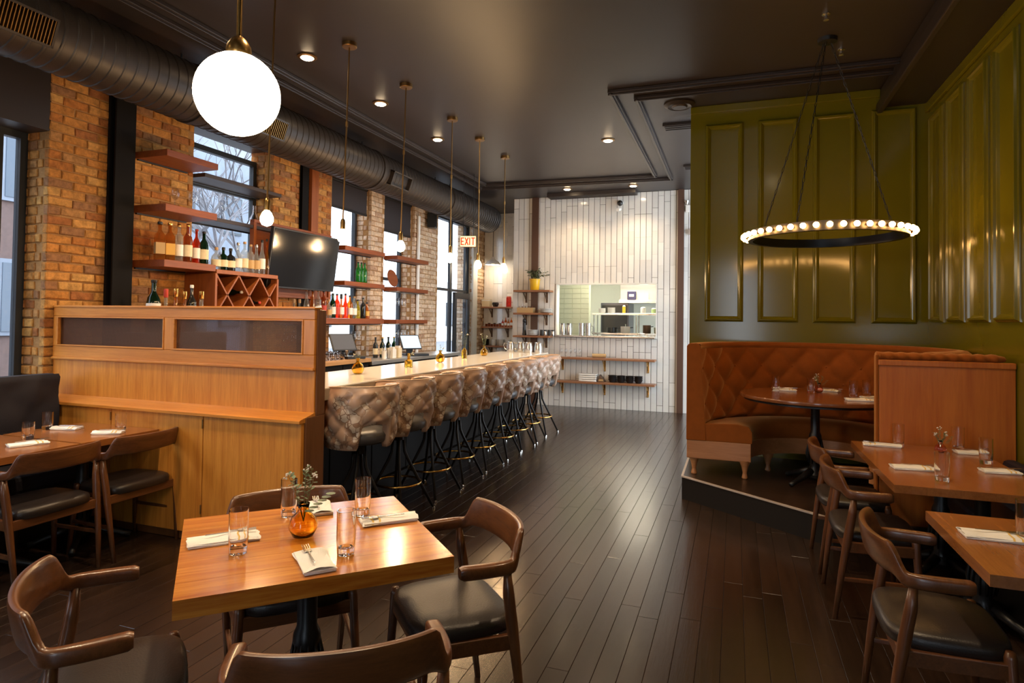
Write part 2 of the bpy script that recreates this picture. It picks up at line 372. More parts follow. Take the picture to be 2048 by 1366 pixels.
# steel columns on the brick
def column(label, y0, y1, d, mat, z0=.0):
    e = empty('steel_column', (XL, (y0+y1)/2, z0), 0, label, 'column'); w = (y1-y0)/2
    B().box(0, d*.22, -w, w, 0, 3.5-z0).build('rear_flange', mat, e, bevel=.004)
    B().box(d*.22, d*.8, -w*.35, w*.35, 0, 3.5-z0).build('web', mat, e)
    B().box(d*.8, d, -w, w, 0, 3.5-z0).build('front_flange', mat, e, bevel=.004)
column('black steel column against the brick left of the floating shelves', 3.86, 4.05, .10, M['colpaint'])
column('thin black steel column on the brick above the television', 6.38, 6.50, .05, M['colpaint'])
e = empty('wood_post', (XL, 6.62, 0), 0, 'brown wooden post on the brick above the television', 'post')
B().box(.012, .06, -.07, .07, 0, 3.49).build('shaft', M['redwoodz'], e, bevel=.004); B().box(.012, .07, -.08, .08, 0, .1).build('plinth', M['redwoodz'], e)
# ---- windows on the left
M['frame'] = plain('window_frame', (.022, .028, .036), .4)
M['shade'] = plain('roller_shade', (.030, .024, .026), .85)
def window(name, y0, y1, z0, z1, mull, rails, label, x=-5.40, shade=None):
    e = empty(name, (x, (y0+y1)/2, z0)); struct(e, label, 'window'); c = (y1-y0)/2; h = z1-z0; f = .055
    B().box(-.03, .03, -c, -c+f, 0, h).build('frame_jamb', M['frame'], e); B().box(-.03, .03, c-f, c, 0, h).build('frame_jamb', M['frame'], e)
    B().box(-.03, .03, -c+f, c-f, 0, f).build('frame_sill', M['frame'], e); B().box(-.03, .03, -c+f, c-f, h-f, h).build('frame_head', M['frame'], e)
    ys = [-c+f]+[m-(y0+y1)/2 for m in mull]+[c-f]; zs = [f]+[r-z0 for r in rails]+[h-f]
    for m in ys[1:-1]: B().box(-.025, .025, m-.025, m+.025, f, h-f).build('mullion', M['frame'], e)
    for r in zs[1:-1]: B().box(-.02, .02, -c+f, c-f, r-.025, r+.025).build('rail', M['frame'], e)
    for a, d in zip(ys, ys[1:]):
        for p, q in zip(zs, zs[1:]): B().box(-.003, .003, a, d, p, q).build('pane', M['pane'], e)
    if shade:
        s = empty('roller_shade', (-5.2, (y0+y1)/2, 3.465), 0, shade[1], 'shade')
        B().box(-.006, .006, -c+.02, c-.02, shade[0]-3.465, 0).build('cloth', M['shade'], s)
        B().box(-.014, .014, -c+.02, c-.02, shade[0]-3.495, shade[0]-3.465).build('hem_bar', M['blacksteel'], s)
        B().tube([(0, -c+.02, .0), (0, c-.02, .0)], .03, 12).build('roller', M['blacksteel'], s, SM)
window('window_1', -3.2, 3.38, .62, 3.0, [-1.6, 0, 1.55, 3.18], [], 'tall dark framed near window at the left edge beside the booth bench')
o = B().box(XL-.34, XL-.005, YF, 3.38, 3.0, 3.5).build('trim_4', M['trimdark']); struct(o, 'dark header above the near left window', 'header')
window('window_2', 4.78, 5.92, .98, 3.38, [], [2.95], 'dark window behind the floating shelves with bare branches outside')
window('window_3', 7.06, 8.02, .98, 3.5, [], [2.55], 'bright window behind the liquor shelves right of the television', shade=(3.10, 'dark roller shade half down over the bright liquor shelf window'))
window('window_4', 8.40, 9.36, .98, 3.5, [], [2.2], 'bright window behind the hanging stemware', shade=(2.95, 'dark roller shade lowered over the stemware window'))
window('window_5', 10.26, 11.82, .0, 3.5, [10.95, 11.0, 11.68], [2.12], 'tall storefront glazing with dark frame and door beyond the wide brick pillar', x=-5.22)
e = empty('door_1', (-5.15, 11.02, 0)); struct(e, 'dark framed glass street door beyond the brick pillar', 'door')
for a in (0, .62): B().box(-.025, .025, a, a+.09, .02, 2.08).build('stile', M['frame'], e)
B().box(-.025, .025, .09, .62, .02, .25).build('bottom_rail', M['frame'], e); B().box(-.025, .025, .09, .62, 1.96, 2.08).build('top_rail', M['frame'], e)
B().box(-.004, .004, .09, .62, .25, 1.96).build('pane', M['pane'], e); B().tube([(.06, .06, .9), (.06, .06, 1.3)], .012, 8).build('pull_handle', M['chrome'], e, SM)
o = B().box(XL-.1, XL+.03, 11.82, 12.05, 0, 3.5).build('trim_5', plain('white_trim_paint', (.72, .72, .70), .4)); struct(o, 'white painted casing right of the glass door', 'trim')
# ---- front wall behind the viewer, with its storefront windows
b = B().box(-5.5, 1.9, YF-.25, YF, 3.1, ZC).box(-5.5, 1.9, YF-.25, YF, 0, .55)
for x0, x1 in ((-5.5, -.4), (.6, 1.9)): b.box(x0, x1, YF-.25, YF, .55, 3.1)
struct(b.build('wall_front', M['trimdark']), 'dark front wall behind the viewer with storefront openings', 'wall')
for i, (x0, x1) in enumerate(((-.4, .6),)):
    e = empty('window_%d' % (6+i), ((x0+x1)/2, YF-.12, .55)); struct(e, 'storefront window in the wall behind the viewer', 'window'); c = (x1-x0)/2
    for a in (-c, c-.06): B().box(a, a+.06, -.03, .03, 0, 2.55).build('frame_jamb', M['frame'], e)
    B().box(-c, c, -.03, .03, 0, .06).build('frame_sill', M['frame'], e); B().box(-c, c, -.03, .03, 2.49, 2.55).build('frame_head', M['frame'], e)
    B().box(-c+.06, c-.06, -.003, .003, .06, 2.49).build('pane', M['pane'], e)
# ---- right wall and the booth wall, green panelling
def frame_moulding(w, h):                             # mitred ogee frame: (inset, height) profile
    prof = [(0, -.004), (.004, .012), (.014, .020), (.020, .034), (.030, .036), (.038, .022), (.046, .018), (.060, .002)]
    b = B(); a, c = w/2, h/2; v = []; f = []; n = len(prof)
    for i, d in prof: v += [(-a+i, -c+i, d), (a-i, -c+i, d), (a-i, c-i, d), (-a+i, c-i, d)]
    for k in range(n-1):
        for q in range(4): r = (q+1) % 4; f.append((k*4+q, k*4+r, (k+1)*4+r, (k+1)*4+q))
    return b.add(v, f)
def panel_inset(w, h):
    return B().box(-w/2, w/2, -h/2, h/2, -.006, .004)
wr = B().box(XR, XR+.2, YF, 6.85, 0, ZC).build('wall_right', M['green']); struct(wr, 'olive green panelled right wall with glossy paint', 'wall')
wb = B().box(-.455, XR+.2, 6.85, 7.15, 0, ZC).build('wall_booth', M['green']); struct(wb, 'olive green panelled wall behind the round booth', 'wall')
FACE['-x'] = Matrix(((0, 0, -1, 0), (-1, 0, 0, 0), (0, 1, 0, 0), (0, 0, 0, 1)))
def panels(parent, side, fixed, starts, w, z0, z1):
    t = frame_moulding(w, z1-z0).build('panel_moulding', M['green'], parent); p = panel_inset(w-.07, z1-z0-.07).build('panel', M['green'], parent, bevel=.003)
    for i, s in enumerate(starts):
        c = (s+w/2, fixed, (z0+z1)/2) if side == '-y' else (fixed, s+w/2, (z0+z1)/2)
        m4 = Matrix.Translation(c) @ FACE[side]
        for src in (t, p):
            if i == 0: src.matrix_local = m4
            else:
                k = src.copy(); COL.objects.link(k); k.parent = parent; k.matrix_local = m4
panels(wb, '-y', 6.85, (-.306, .212, .725, 1.237), .385, 1.565, 3.64)
panels(wr, '-x', XR, [6.75-.39-.515*k for k in range(9)], .39, 1.58, 3.50)
o = B().box(XR-.03, XR, YF, 6.85, 3.57, 3.66).build('trim_6', M['green'], bevel=.008); struct(o, 'green cornice strip at the top of the right wall', 'trim')
o = B().box(-.455, 1.315, 6.82, 6.85, 3.76, ZC).build('trim_7', M['green'], bevel=.008); struct(o, 'green cornice strip at the top of the booth wall', 'trim')
# ---- tiled back wall with the kitchen pass
WX0, WX1, WZ0, WZ1 = -3.095, -1.285, 1.26, 2.225
YB = 11.05
b = B()
for x0, x1, z0, z1 in ((-3.943, WX0, 0, ZC), (WX1, 1.9, 0, ZC), (WX0, WX1, 0, WZ0), (WX0, WX1, WZ1, ZC)): b.box(x0, x1, YB+.006, YB+.16, z0, z1)
b.box(-3.943, -3.85, YB+.16, 12.55, 0, ZC)
wk = b.build('wall_back', M['grout']); struct(wk, 'white vertical stacked tile wall with the kitchen pass window', 'wall')
TW, TH, TG = .102, .405, .006
tms = {}
def tile_me(w, h):
    k = (round(w, 2), round(h, 2))
    if k not in tms: tms[k] = piece_mesh('tile', k[0]-TG, k[1]-TG, .012, M['tile'], .0015)
    return tms[k]
def tiles(parent, x0, x1, y, hole=None):
    items = []
    n = int(round((x1-x0)/TW)); tw = (x1-x0)/n
    for c in range(n):
        xc = x0+tw*(c+.5); z = -random.choice((0, .1, .2, .3))
        while z < ZC:
            a, d = max(z, 0), min(z+TH, ZC); segs = [(a, d)]
            if hole and hole[0] < xc < hole[1]:
                segs = [(p, q) for p, q in ((a, min(d, hole[2])), (max(a, hole[3]), d)) if q-p > .03]
            for p, q in segs:
                if q-p > .03: items.append((tile_me(tw, q-p), Matrix.Translation((xc, y+random.uniform(-.001, .001), (p+q)/2)) @ Matrix.Rotation(random.uniform(-.006, .006), 4, 'Z') @ FACE['-y']))
            z += TH
    items.sort(key=lambda t: abs(t[1].translation.z-2))
    for me, m4 in items[:300]: place('tile', me, parent, m4)
    if items[300:]: stuff_join('more_tiles', items[300:], M['tile'], parent)
tiles(wk, -3.943, -.45, YB+.002, (WX0, WX1, WZ0, WZ1))
wr2 = B().box(-5.5, -3.85, 12.5, 12.65, 0, ZC).build('wall_recess', M['grout']); struct(wr2, 'white tiled end wall of the recess beside the glass door', 'wall')
tiles(wr2, -5.12, -3.96, 12.496)
for i, (x0, x1, lab) in enumerate(((-3.57, -3.44, 'brown steel post on the tile wall behind the plant shelves'), (-.935, -.83, 'brown steel post on the tile wall beside the green wall'))):
    o = B().box(x0, x1, YB-.05, YB+.01, 0, ZC).build('trim_%d' % (8+i), M['brownpost'], bevel=.004); struct(o, lab, 'post')
# ================================================================== OUTSIDE THE WINDOWS
M['asphalt'] = plain('street_asphalt', (.16, .16, .17), .9, var=.2, bscale=3)
M['facade'] = plain('brown_brick_facade', (.11, .070, .062), .9, bump=.3, bscale=9, var=.25)
M['facade2'] = plain('pale_facade', (.80, .80, .78), .9)
M['facade3'] = plain('blue_grey_facade', (.17, .19, .23), .9, var=.3, bscale=1.5)
M['bark'] = plain('grey_bark', (.14, .13, .14), .9, var=.3, bscale=12)
M['farglass'] = plain('dark_far_pane', (.05, .07, .10), .15)
M['lit'] = emit('lit_far_window', (1, .75, .45), 1.2)
o = B().box(-40, -5.6, -30, 60, -.35, -.2).box(-8.6, -5.5, -30, 60, -.2, -.12).build('street', M['asphalt']); struct(o, 'grey street and pavement outside the windows', 'street')
def building(label, y0, y1, x, h, mat, cols, rows):
    e = empty('building', (x, (y0+y1)/2, -.2), 0, label, 'building'); c = (y1-y0)/2
    B().box(-6, 0, -c, c, 0, h).build('facade', mat, e); B().box(-6.2, .3, -c-.2, c+.2, h, h+.5).build('cornice', mat, e)
    for i in range(cols):
        for j in range(rows):
            yy = -c+(i+.5)*2*c/cols; zz = 1.2+j*(h-1.0)/rows
            w = B().box(-.05, .08, yy-.65, yy+.65, zz, zz+1.9).build('window', M['facade3'] if mat is M['facade'] else M['frame'], e)
            B().box(.06, .1, yy-.55, yy+.55, zz+.1, zz+1.8).build('pane', M['lit'] if (i*3+j*5) % 11 == 4 else M['farglass'], w)
building('brown brick building across the street seen through the near window', -14, 12.6, -17, 11, M['facade'], 7, 3)
building('white low building farther along the street beyond the glass door', 27, 60, -22, 4.2, M['facade2'], 6, 1)
building('blue grey building behind the bare trees', 14.5, 26.2, -24, 15, M['facade3'], 4, 3)
def tree(label, x, y, h, seed):
    rr = random.Random(seed); e = empty('bare_tree', (x, y, -.2), 0, label, 'tree', 'bare street trees outside the windows')
    trunk = B(); tw = B()
    def br(p, d, l, r, k):
        q = p+d*l; mid = p+d*l*.5+Vector((rr.uniform(-1, 1), rr.uniform(-1, 1), 0))*l*.06
        (trunk if k < 2 else tw).tube([p, mid, q], [r, r*.85, r*.68], 5 if k < 2 else 3, cap=False)
        if k >= 5: return
        for i in range(3 if k < 4 else 2):
            a = rr.uniform(0, 2*PI); s = rr.uniform(.35, .75)
            nd = (d+Vector((math.cos(a), math.sin(a), rr.uniform(-.1, .4)))*s).normalized(); br(q, nd, l*rr.uniform(.62, .8), r*.6, k+1)
    br(Vector((0, 0, 0)), Vector((0, 0, 1)), h*.26, h*.014, 0)
    trunk.build('trunk', M['bark'], e, True); tw.build('twigs', M['bark'], e)
for i, (x, y, h, lab) in enumerate(((-12.5, 11.6, 8.5, 'bare winter tree nearest the window behind the floating shelves'), (-20.0, 22.0, 11, 'tall bare winter tree across the street behind the floating shelves'), (-15.8, 17.0, 9.5, 'bare winter tree standing between two others outside'))): tree(lab, x, y, h, 11+i)
# ================================================================== DUCT
DX, DZ, DR = -4.45, 3.47, .245
e = empty('air_duct', (DX, 0, DZ), 0, 'large round dark spiral air duct hung along the window wall', 'duct')
prof = []; y = YF
b = B(); rings = []
while y < 11.02:
    for dy, r in ((0, DR), (.060, DR), (.066, DR+.006), (.078, DR+.006), (.084, DR)): rings.append((y+dy, r))
    y += .09
n = 28; v = []; f = []
for y, r in rings: v += [(r*math.cos(2*PI*k/n), y, r*math.sin(2*PI*k/n)) for k in range(n)]
for i in range(len(rings)-1):
    for k in range(n): f.append((i*n+k, i*n+(k+1) % n, (i+1)*n+(k+1) % n, (i+1)*n+k))
f += [tuple(range(n)), tuple(range((len(rings)-1)*n, len(rings)*n))]
fixn(b.add(v, f).build('spiral_pipe', M['duct'], e, SM))
for y in (1.0, 4.1, 6.9, 9.0, 9.55):
    B().tube([(0, y-.03, 0), (0, y+.03, 0)], DR+.014, 28).build('clamp_ring', M['duct'], e, SM)
    B().tube([(-.12, y, .2), (-.12, y, ZC-DZ)], .008, 6).build('hanger_rod', M['blacksteel'], e)
for i, (y0, y1, lab) in enumerate(((2.42, 2.78, 'slatted grille on the duct at the upper left corner'), (4.60, 5.0, 'slatted grille on the duct beside the globe lamp'), (7.02, 7.5, 'small open grille box on the duct above the bar'))):
    g = empty('duct_grille', (0, (y0+y1)/2, 0), 0); g.parent = e; g['label'] = lab; c = (y1-y0)/2
    A = Matrix.Rotation(.35, 4, 'Y')
    def rot(bb): bb.v = [tuple(A @ Vector(p)) for p in bb.v]; return bb
    x0, x1 = DR*.9, DR+.05
    bb = B().box(x0, x1, -c, -c+.015, -.09, .09).box(x0, x1, c-.015, c, -.09, .09).box(x0, x1, -c, c, .08, .095).box(x0, x1, -c, c, -.095, -.08)
    rot(bb).build('grille_frame', M['duct'], g)
    rot(B().box(x0, x0+.02, -c, c, -.09, .09)).build('grille_back', M['blacksteel'], g)
    if i < 2:
        for k in range(16): rot(B().box(x0+.02, x1-.004, -c+.02+k*(2*c-.04)/15-.003, -c+.02+k*(2*c-.04)/15+.003, -.082, .082)).build('slat', M['brass2'], g)
o = B().tube([(-4.93, YF, 3.70), (-4.93, 12.4, 3.70)], .03, 10).build('conduit_pipe', M['blacksteel'], None, SM); tag(o, 'thin black pipe running above the duct along the window wall', 'pipe')
# ================================================================== LAMPS
WARM = (1.0, .62, .30)
M['bulb'] = emit('warm_bulb', (1.0, .66, .34), 40)
M['globe'] = emit('opal_globe', (1.0, .80, .56), 16)
M['can'] = emit('downlight_lens', (1.0, .74, .45), 40)
M['edison'] = emit('chandelier_bulb', (1.0, .50, .15), 34)
def lamp(name, kind, loc, energy, col, parent=None, size=.05, spot=None, aim=None):
    d = bpy.data.lights.new(name, kind); d.energy = energy; d.color = col
    if kind in ('POINT', 'SPOT'): d.shadow_soft_size = size
    if kind == 'SPOT': d.spot_size = spot or 1.9; d.spot_blend = .9
    o = bpy.data.objects.new(name, d); COL.objects.link(o); o.location = loc
    if parent: o.parent = parent
    return o
def pendant_bar(y, zb, label, x=-3.04, lean=.0):
    e = empty('bar_pendant', (x, y, ZC), 0, label, 'pendant lamp', 'brass rod pendants over the bar'); h = ZC-zb
    B().lathe([(.0001, 0), (.062, 0), (.062, -.03), (.056, -.036), (.0001, -.036)], 24).build('ceiling_canopy', M['brass2'], e, SM)
    B().tube([(0, 0, -.03), (lean*.4, 0, -h*.42), (lean, 0, -h+.14)], .0065, 8).build('rod', M['brass2'], e, SM)
    B().lathe([(.011, -.02), (.011, .02)], 10, (lean*.4, 0, -h*.42)).build('rod_coupling', M['brass'], e, SM)
    B().lathe([(.008, .04), (.016, .03), (.021, .01), (.021, -.05), (.0001, -.05)], 14, (lean, 0, -h+.11)).build('socket', M['brass'], e, SM)
    B().lathe([(.016, .06), (.03, .045), (.044, .012), (.045, -.012), (.032, -.04), (.0001, -.052)], 16, (lean, 0, -h)).build('bulb', M['bulb'], e, True)
    lamp('pendant_light', 'POINT', (lean, 0, -h-.07), 14, WARM, e, .045)
for y, zb, lab in ((3.49, 2.23, 'bar pendant nearest the viewer, its bulb left of the television'), (4.38, 2.225, 'second bar pendant, its bulb at the television edge'), (5.33, 2.25, 'third bar pendant before the stemware window'), (6.39, 2.24, 'fourth bar pendant before the wide brick pillar'), (7.20, 2.235, 'fifth bar pendant beside the exit sign'), (8.12, 2.28, 'farthest bar pendant before the tiled recess')):
    pendant_bar(y, zb, lab, lean=-.03 if y < 6 else 0)
GL = (-1.83, 1.905, 2.415)
def globe(loc, label, r=.158):
    e = empty('globe_pendant', (loc[0], loc[1], ZC), 0, label, 'pendant lamp'); h = ZC-loc[2]
    B().lathe([(.0001, 0), (.07, 0), (.07, -.03), (.0001, -.034)], 24).build('ceiling_canopy', M['brass'], e, SM)
    B().tube([(0, 0, -.03), (0, 0, -h+r+.05)], .0105, 10).build('rod', M['brass'], e, SM)
    B().lathe([(.012, .07), (.03, .055), (.045, .03), (.048, 0), (.044, -.012)], 20, (0, 0, -h+r)).build('fitter_cap', M['brass'], e, SM)
    B().sphere((0, 0, -h), r, 32, 20).build('glass_globe', M['globe'], e, True)
globe(GL, 'glowing white globe pendant on a brass rod above the nearest table')
globe((-3.6, 1.0, 2.415), 'unseen white globe pendant added beyond the left edge of the view')  # unseen globe, added for warm light on the fronts of things
globe((-1.3, -1.0, 2.415), 'unseen white globe pendant added behind the viewer on the bar side')  # added out of view as warm frontal light from behind the camera
def downlight(x, y, label, en=95):
    e = empty('recessed_light', (x, y, ZC), 0, label, 'downlight', 'recessed ceiling lights')
    B().lathe([(.062, -.001), (.085, -.001), (.085, -.008), (.062, -.014)], 24).build('trim_ring', M['brass2'], e, SM)
    B().lathe([(.0001, -.004), (.062, -.004), (.062, -.010), (.045, -.022), (.0001, -.028)], 24).build('lens', M['can'], e, SM)
    lamp('downlight_beam', 'SPOT', (0, 0, -.05), en, (1, .72, .44), e, .05, 2.2)
for x, y, lab in ((-3.55, 4.49, 'recessed light nearest the viewer in the row above the bar'), (-3.56, 5.71, 'middle recessed light of the row above the bar'), (-3.57, 7.08, 'far recessed light of the row above the bar'), (-1.52, 7.75, 'lone recessed light inside the ceiling moulding'), (-2.75, 10.43, 'left recessed light before the tile wall'), (-1.62, 10.47, 'right recessed light before the tile wall'), (-3.55, 2.4, 'unseen recessed light added above the left tables as fill'), (-1.52, 2.6, 'unseen recessed light added above the aisle as fill'), (.55, 2.9, 'recessed light above the right wall tables, out of the picture'), (-3.55, .4, 'unseen recessed light added behind the viewer on the window side')):  # unseen ones over left tables, aisle and behind viewer are added foreground fill
    downlight(x, y, lab, 55 if y > 10 else 95)
# ---- ring chandelier
CX, CY_, CZ, CR = .665, 5.45, 2.255, .583
e = empty('ring_chandelier', (CX, CY_, CZ), 0, 'black iron ring chandelier of small bulbs above the round booth', 'chandelier')
b = B(); n = 64
for i in range(n):
    pass
v = []; f = []
for i in range(n):
    t = 2*PI*i/n
    for r, z in ((CR-.05, -.035), (CR-.012, -.035), (CR-.012, .035), (CR-.05, .035)): v.append((r*math.cos(t), r*math.sin(t), z))
for i in range(n):
    j = (i+1) % n
    for k in range(4): f.append((i*4+k, j*4+k, j*4+(k+1) % 4, i*4+(k+1) % 4))
fixn(b.add(v, f).build('iron_ring', M['castiron'], e, SM))
nb = 44
for i in range(nb):
    t = 2*PI*(i+.5)/nb; c = (math.cos(t), math.sin(t))
    B().tube([((CR-.015)*c[0], (CR-.015)*c[1], 0), ((CR+.006)*c[0], (CR+.006)*c[1], 0)], .011, 8).build('bulb_socket', M['brass2'], e, SM)
    B().sphere(((CR+.022)*c[0], (CR+.022)*c[1], 0), .021, 10, 7).build('bulb', M['edison'], e, True)
top = Vector((.02, .05, ZC-CZ))
for k, a in enumerate((2.55, 4.25, .35)):
    p0 = Vector(((CR-.03)*math.cos(a), (CR-.03)*math.sin(a), .03)); p1 = top+Vector((.03*math.cos(a), .03*math.sin(a), -.03)); d = (p1-p0); nl = 34
    ch = B()
    for i in range(nl):
        c0 = p0+d*((i+.5)/nl); dd = d.normalized()*(d.length/nl*.62); s = dd.cross(Vector((0, 0, 1)) if i % 2 else d.cross(Vector((0, 0, 1)))).normalized()*.007
        ch.tube([c0-dd, c0-dd*.5+s, c0+dd*.5+s, c0+dd, c0+dd*.5-s, c0-dd*.5-s], .0028, 4, closed=True)
    ch.build('hanging_chain', M['castiron'], e)
B().lathe([(.0001, 0), (.075, 0), (.07, -.03), (.0001, -.04)], 20, tuple(top)).build('ceiling_canopy', M['castiron'], e, SM)
# ---- white enamel pendant in the tiled recess
e = empty('dome_pendant', (-4.77, 12.1, ZC), 0, 'white enamel dome pendant hanging in the tiled recess', 'pendant lamp')
B().tube([(0, 0, 0), (0, 0, -.98)], .006, 6).build('cord', M['blacksteel'], e)
B().lathe([(.022, .13), (.03, .10), (.05, .07), (.12, .03), (.165, -.03), (.168, -.04), (.16, -.03), (.11, .02)], 24, (0, 0, -1.1)).build('dome_shade', M['white'], e, True)
B().sphere((0, 0, -1.12), .035, 12, 8).build('bulb', M['bulb'], e, True); lamp('dome_light', 'POINT', (0, 0, -1.20), 5, (1, .86, .68), e, .04)
# ---- exit sign
M['exitface'] = plain('exit_face', (.85, .70, .45), .5, emit=(1, .72, .35), es=.9)
M['exitred'] = plain('exit_red', (.55, .02, .01), .5, emit=(.9, .05, .02), es=.5)
e = empty('exit_sign', (-3.95, 8.95, 2.775), .25, 'illuminated EXIT sign with red letters hung near the ceiling duct', 'sign')
B().box(-.13, .13, -.02, .02, -.09, .09).build('housing', M['brass2'], e, bevel=.004); B().box(-.122, .122, -.024, -.018, -.082, .082).build('face', M['exitface'], e)
bar = lambda *a: B().bar(*a)
lt = B(); h = .06; t = .017
def st(p, q): lt.bar((p[0], -.027, p[1]), (q[0], -.027, q[1]), t, .006, (0, 1, 0))
st((-.105, -h), (-.105, h)); st((-.105, h-.008), (-.06, h-.008)); st((-.105, 0), (-.066, 0)); st((-.105, -h+.008), (-.06, -h+.008))
st((-.046, -h), (.004, h)); st((-.046, h), (.004, -h)); st((.028, -h), (.028, h)); st((.052, h-.008), (.112, h-.008)); st((.082, -h), (.082, h))
lt.build('letters', M['exitred'], e)
B().tube([(-.08, 0, .09), (-.08, 0, ZC-2.775)], .005, 6).build('hanger_rod', M['blacksteel'], e); B().tube([(.08, 0, .09), (.08, 0, ZC-2.775)], .005, 6).build('hanger_rod', M['blacksteel'], e)
# ================================================================== BAR
# ---- oak partition at the near end of the bar
PX0, PX1, PYU, PYL = XL+.012, -2.615, 3.45, 3.33
e = empty('bar_partition', ((PX0+PX1)/2, PYU, 0), 0, 'tall honey oak partition with mesh openings at the near end of the bar', 'partition')
ox, oy = (PX0+PX1)/2, PYU
def pb(name, x0, x1, y0, y1, z0, z1, mat, par=None, bev=.004):
    return B().box(x0-ox, x1-ox, y0-oy, y1-oy, z0, z1).build(name, M[mat], par or e, bevel=bev)
M['darkoak'] = wood('brown_oak_end', (.13, .05, .016), (.20, .08, .027), axis=2, rough=.4)
S1, S2 = -4.30, -3.43
for x0, x1 in ((PX0, S1), (S1, S2), (S2, PX1)): pb('lower_panel', x0+.003, x1-.003, PYL, PYL+.03, .06, .865, 'oak', bev=.002)
pb('kick_base', PX0, PX1-.01, PYL+.02, PYU+.05, 0, .06, 'darkoak'); pb('core', PX0, PX1-.004, PYL+.03, PYU+.06, .06, .87, 'darkoak', bev=0)
pb('end_panel', PX1-.004, PX1+.012, PYL+.03, PYU+.10, 0, .90, 'darkoak'); pb('end_panel', PX1-.004, PX1+.012, PYU+.012, PYU+.10, .90, 1.60, 'darkoak')
b = B(); prof = [(PYL-.03, .868), (PYL-.03, .886), (PYL-.012, .892), (PYU-.02, .915), (PYU+.01, .925), (PYU+.01, .868)]
n = len(prof); v = [(x, y-oy, z) for x in (PX0-ox, PX1-ox+.004) for y, z in prof]
f = [(i, (i+1) % n, n+(i+1) % n, n+i) for i in range(n)]+[tuple(range(n))[::-1], tuple(range(n, 2*n))]
fixn(b.add(v, f).build('ledge', M['oakx'], e))
pb('upper_panel', PX0, PX1, PYU, PYU+.06, .915, 1.20, 'oak', bev=.002)
pb('panel_moulding', PX0, PX1+.004, PYU-.022, PYU+.01, 1.195, 1.215, 'oakx', bev=.006)
pb('bottom_rail', PX0, PX1, PYU-.008, PYU+.05, 1.212, 1.300, 'oakx'); pb('top_rail', PX0, PX1, PYU-.008, PYU+.05, 1.535, 1.605, 'oakx'); pb('cap', PX0, PX1+.006, PYU-.016, PYU+.062, 1.603, 1.620, 'oakx', bev=.005)
opens = ((-5.06, -3.935), (-3.845, -2.705))
for x0, x1 in ((PX0, opens[0][0]), (opens[0][1], opens[1][0]), (opens[1][1], PX1)): pb('stile', x0, x1, PYU-.008, PYU+.05, 1.300, 1.535, 'oak')
M['mesh'] = plain('dark_wire_mesh', (.13, .065, .04), .45, metal=.5)
for x0, x1 in opens:
    fr = B()
    for a0, a1, z0, z1 in ((x0, x1, 1.300, 1.312), (x0, x1, 1.523, 1.535), (x0, x0+.012, 1.312, 1.523), (x1-.012, x1, 1.312, 1.523)): fr.box(a0-ox, a1-ox, -.014, .01, z0, z1)
    fo = fr.build('opening_bead', M['oakx'], e, bevel=.003)
    w = B(); W, Hh, p = x1-x0, .235, .0120
    k = -int(Hh/p)-1
    while k*p < W:
        for s in (1, -1):
            a, c = k*p, k*p+Hh                       # diagonal wire clipped to the opening
            t0 = max(0, -a/Hh) if a < 0 else 0; t1 = min(1, (W-a)/Hh)
            if t1 > t0:
                z = lambda t: 1.30+Hh*(t if s > 0 else 1-t)
                w.bar((x0+a+Hh*t0-ox, .022, z(t0)), (x0+a+Hh*t1-ox, .022, z(t1)), .0046, .002, (0, 1, 0))
        k += 1
    mo = w.build('wire_mesh', M['mesh'], fo); mo['kind'] = 'stuff'
for x in (S1, S2):
    for z in (.78, .2): B().tube([(x-ox, PYL-oy-.004, z), (x-ox, PYL-oy-.004, z+.06)], .006, 6).build('hinge', M['brass2'], e)
# ---- counter
CY0, CY1 = 3.56, 9.02
e = empty('bar_counter', (-3.0, (CY0+CY1)/2, 0), 0, 'long bar counter with thick white quartz top and dark front', 'bar counter'); c = (CY1-CY0)/2
B().box(-.40, .36, -c, c, .995, 1.07).build('quartz_top', M['quartz'], e, bevel=.006)
B().box(.36, .366, -c, c, .985, 1.062).build('edge_apron', M['quartzedge'], e)
M['barfront'] = plain('bar_front_paint', (.010, .007, .005), .65, spec=.2)
k = 9
for i in range(k): y0 = -c+2*c*i/k; B().box(-.02, .0, y0+.006, y0+2*c/k-.006, .12, .985).build('front_panel', M['barfront'], e, bevel=.004)
B().box(-.34, -.02, -c, c, .0, .985).build('carcass', M['barfront'], e); B().box(-.02, .03, -c, c, 0, .11).build('kick_board', M['barfront'], e)
# ---- back bar
def counter(label, x0, x1, y0, y1, zt, mt, mb, th=.05):
    e = empty('back_counter', ((x0+x1)/2, (y0+y1)/2, 0), 0, label, 'counter'); a, c = (x1-x0)/2, (y1-y0)/2
    B().box(-a, a+.02, -c, c, zt-th, zt).build('worktop', mt, e, bevel=.004)
    nd = max(2, int(2*c/.55))
    B().box(-a, a-.04, -c, c, .08, zt-th).build('cabinet_body', mb, e); B().box(-a, a-.08, -c, c, 0, .08).build('plinth', mb, e)
    for i in range(nd):
        y = -c+2*c*i/nd; d = B().box(a-.04, a-.02, y+.006, y+2*c/nd-.006, .1, zt-th-.01).build('door', mb, e, bevel=.003)
        B().tube([(a, y+.1, zt-.2), (a, y+.3, zt-.2)], .006, 6).build('handle', M['chrome'], d)
counter('butcher block topped back counter along the brick under the television', -5.05, -4.50, 3.66, 7.08, 1.03, wood('butcher_block', (.42, .22, .09), (.56, .33, .15), axis=1, rough=.4), M['barfront'])
counter('steel topped back counter along the window side', -5.05, -4.50, 7.10, 9.9, .985, plain('brushed_steel', (.55, .54, .52), .35, metal=.9), M['barfront'])
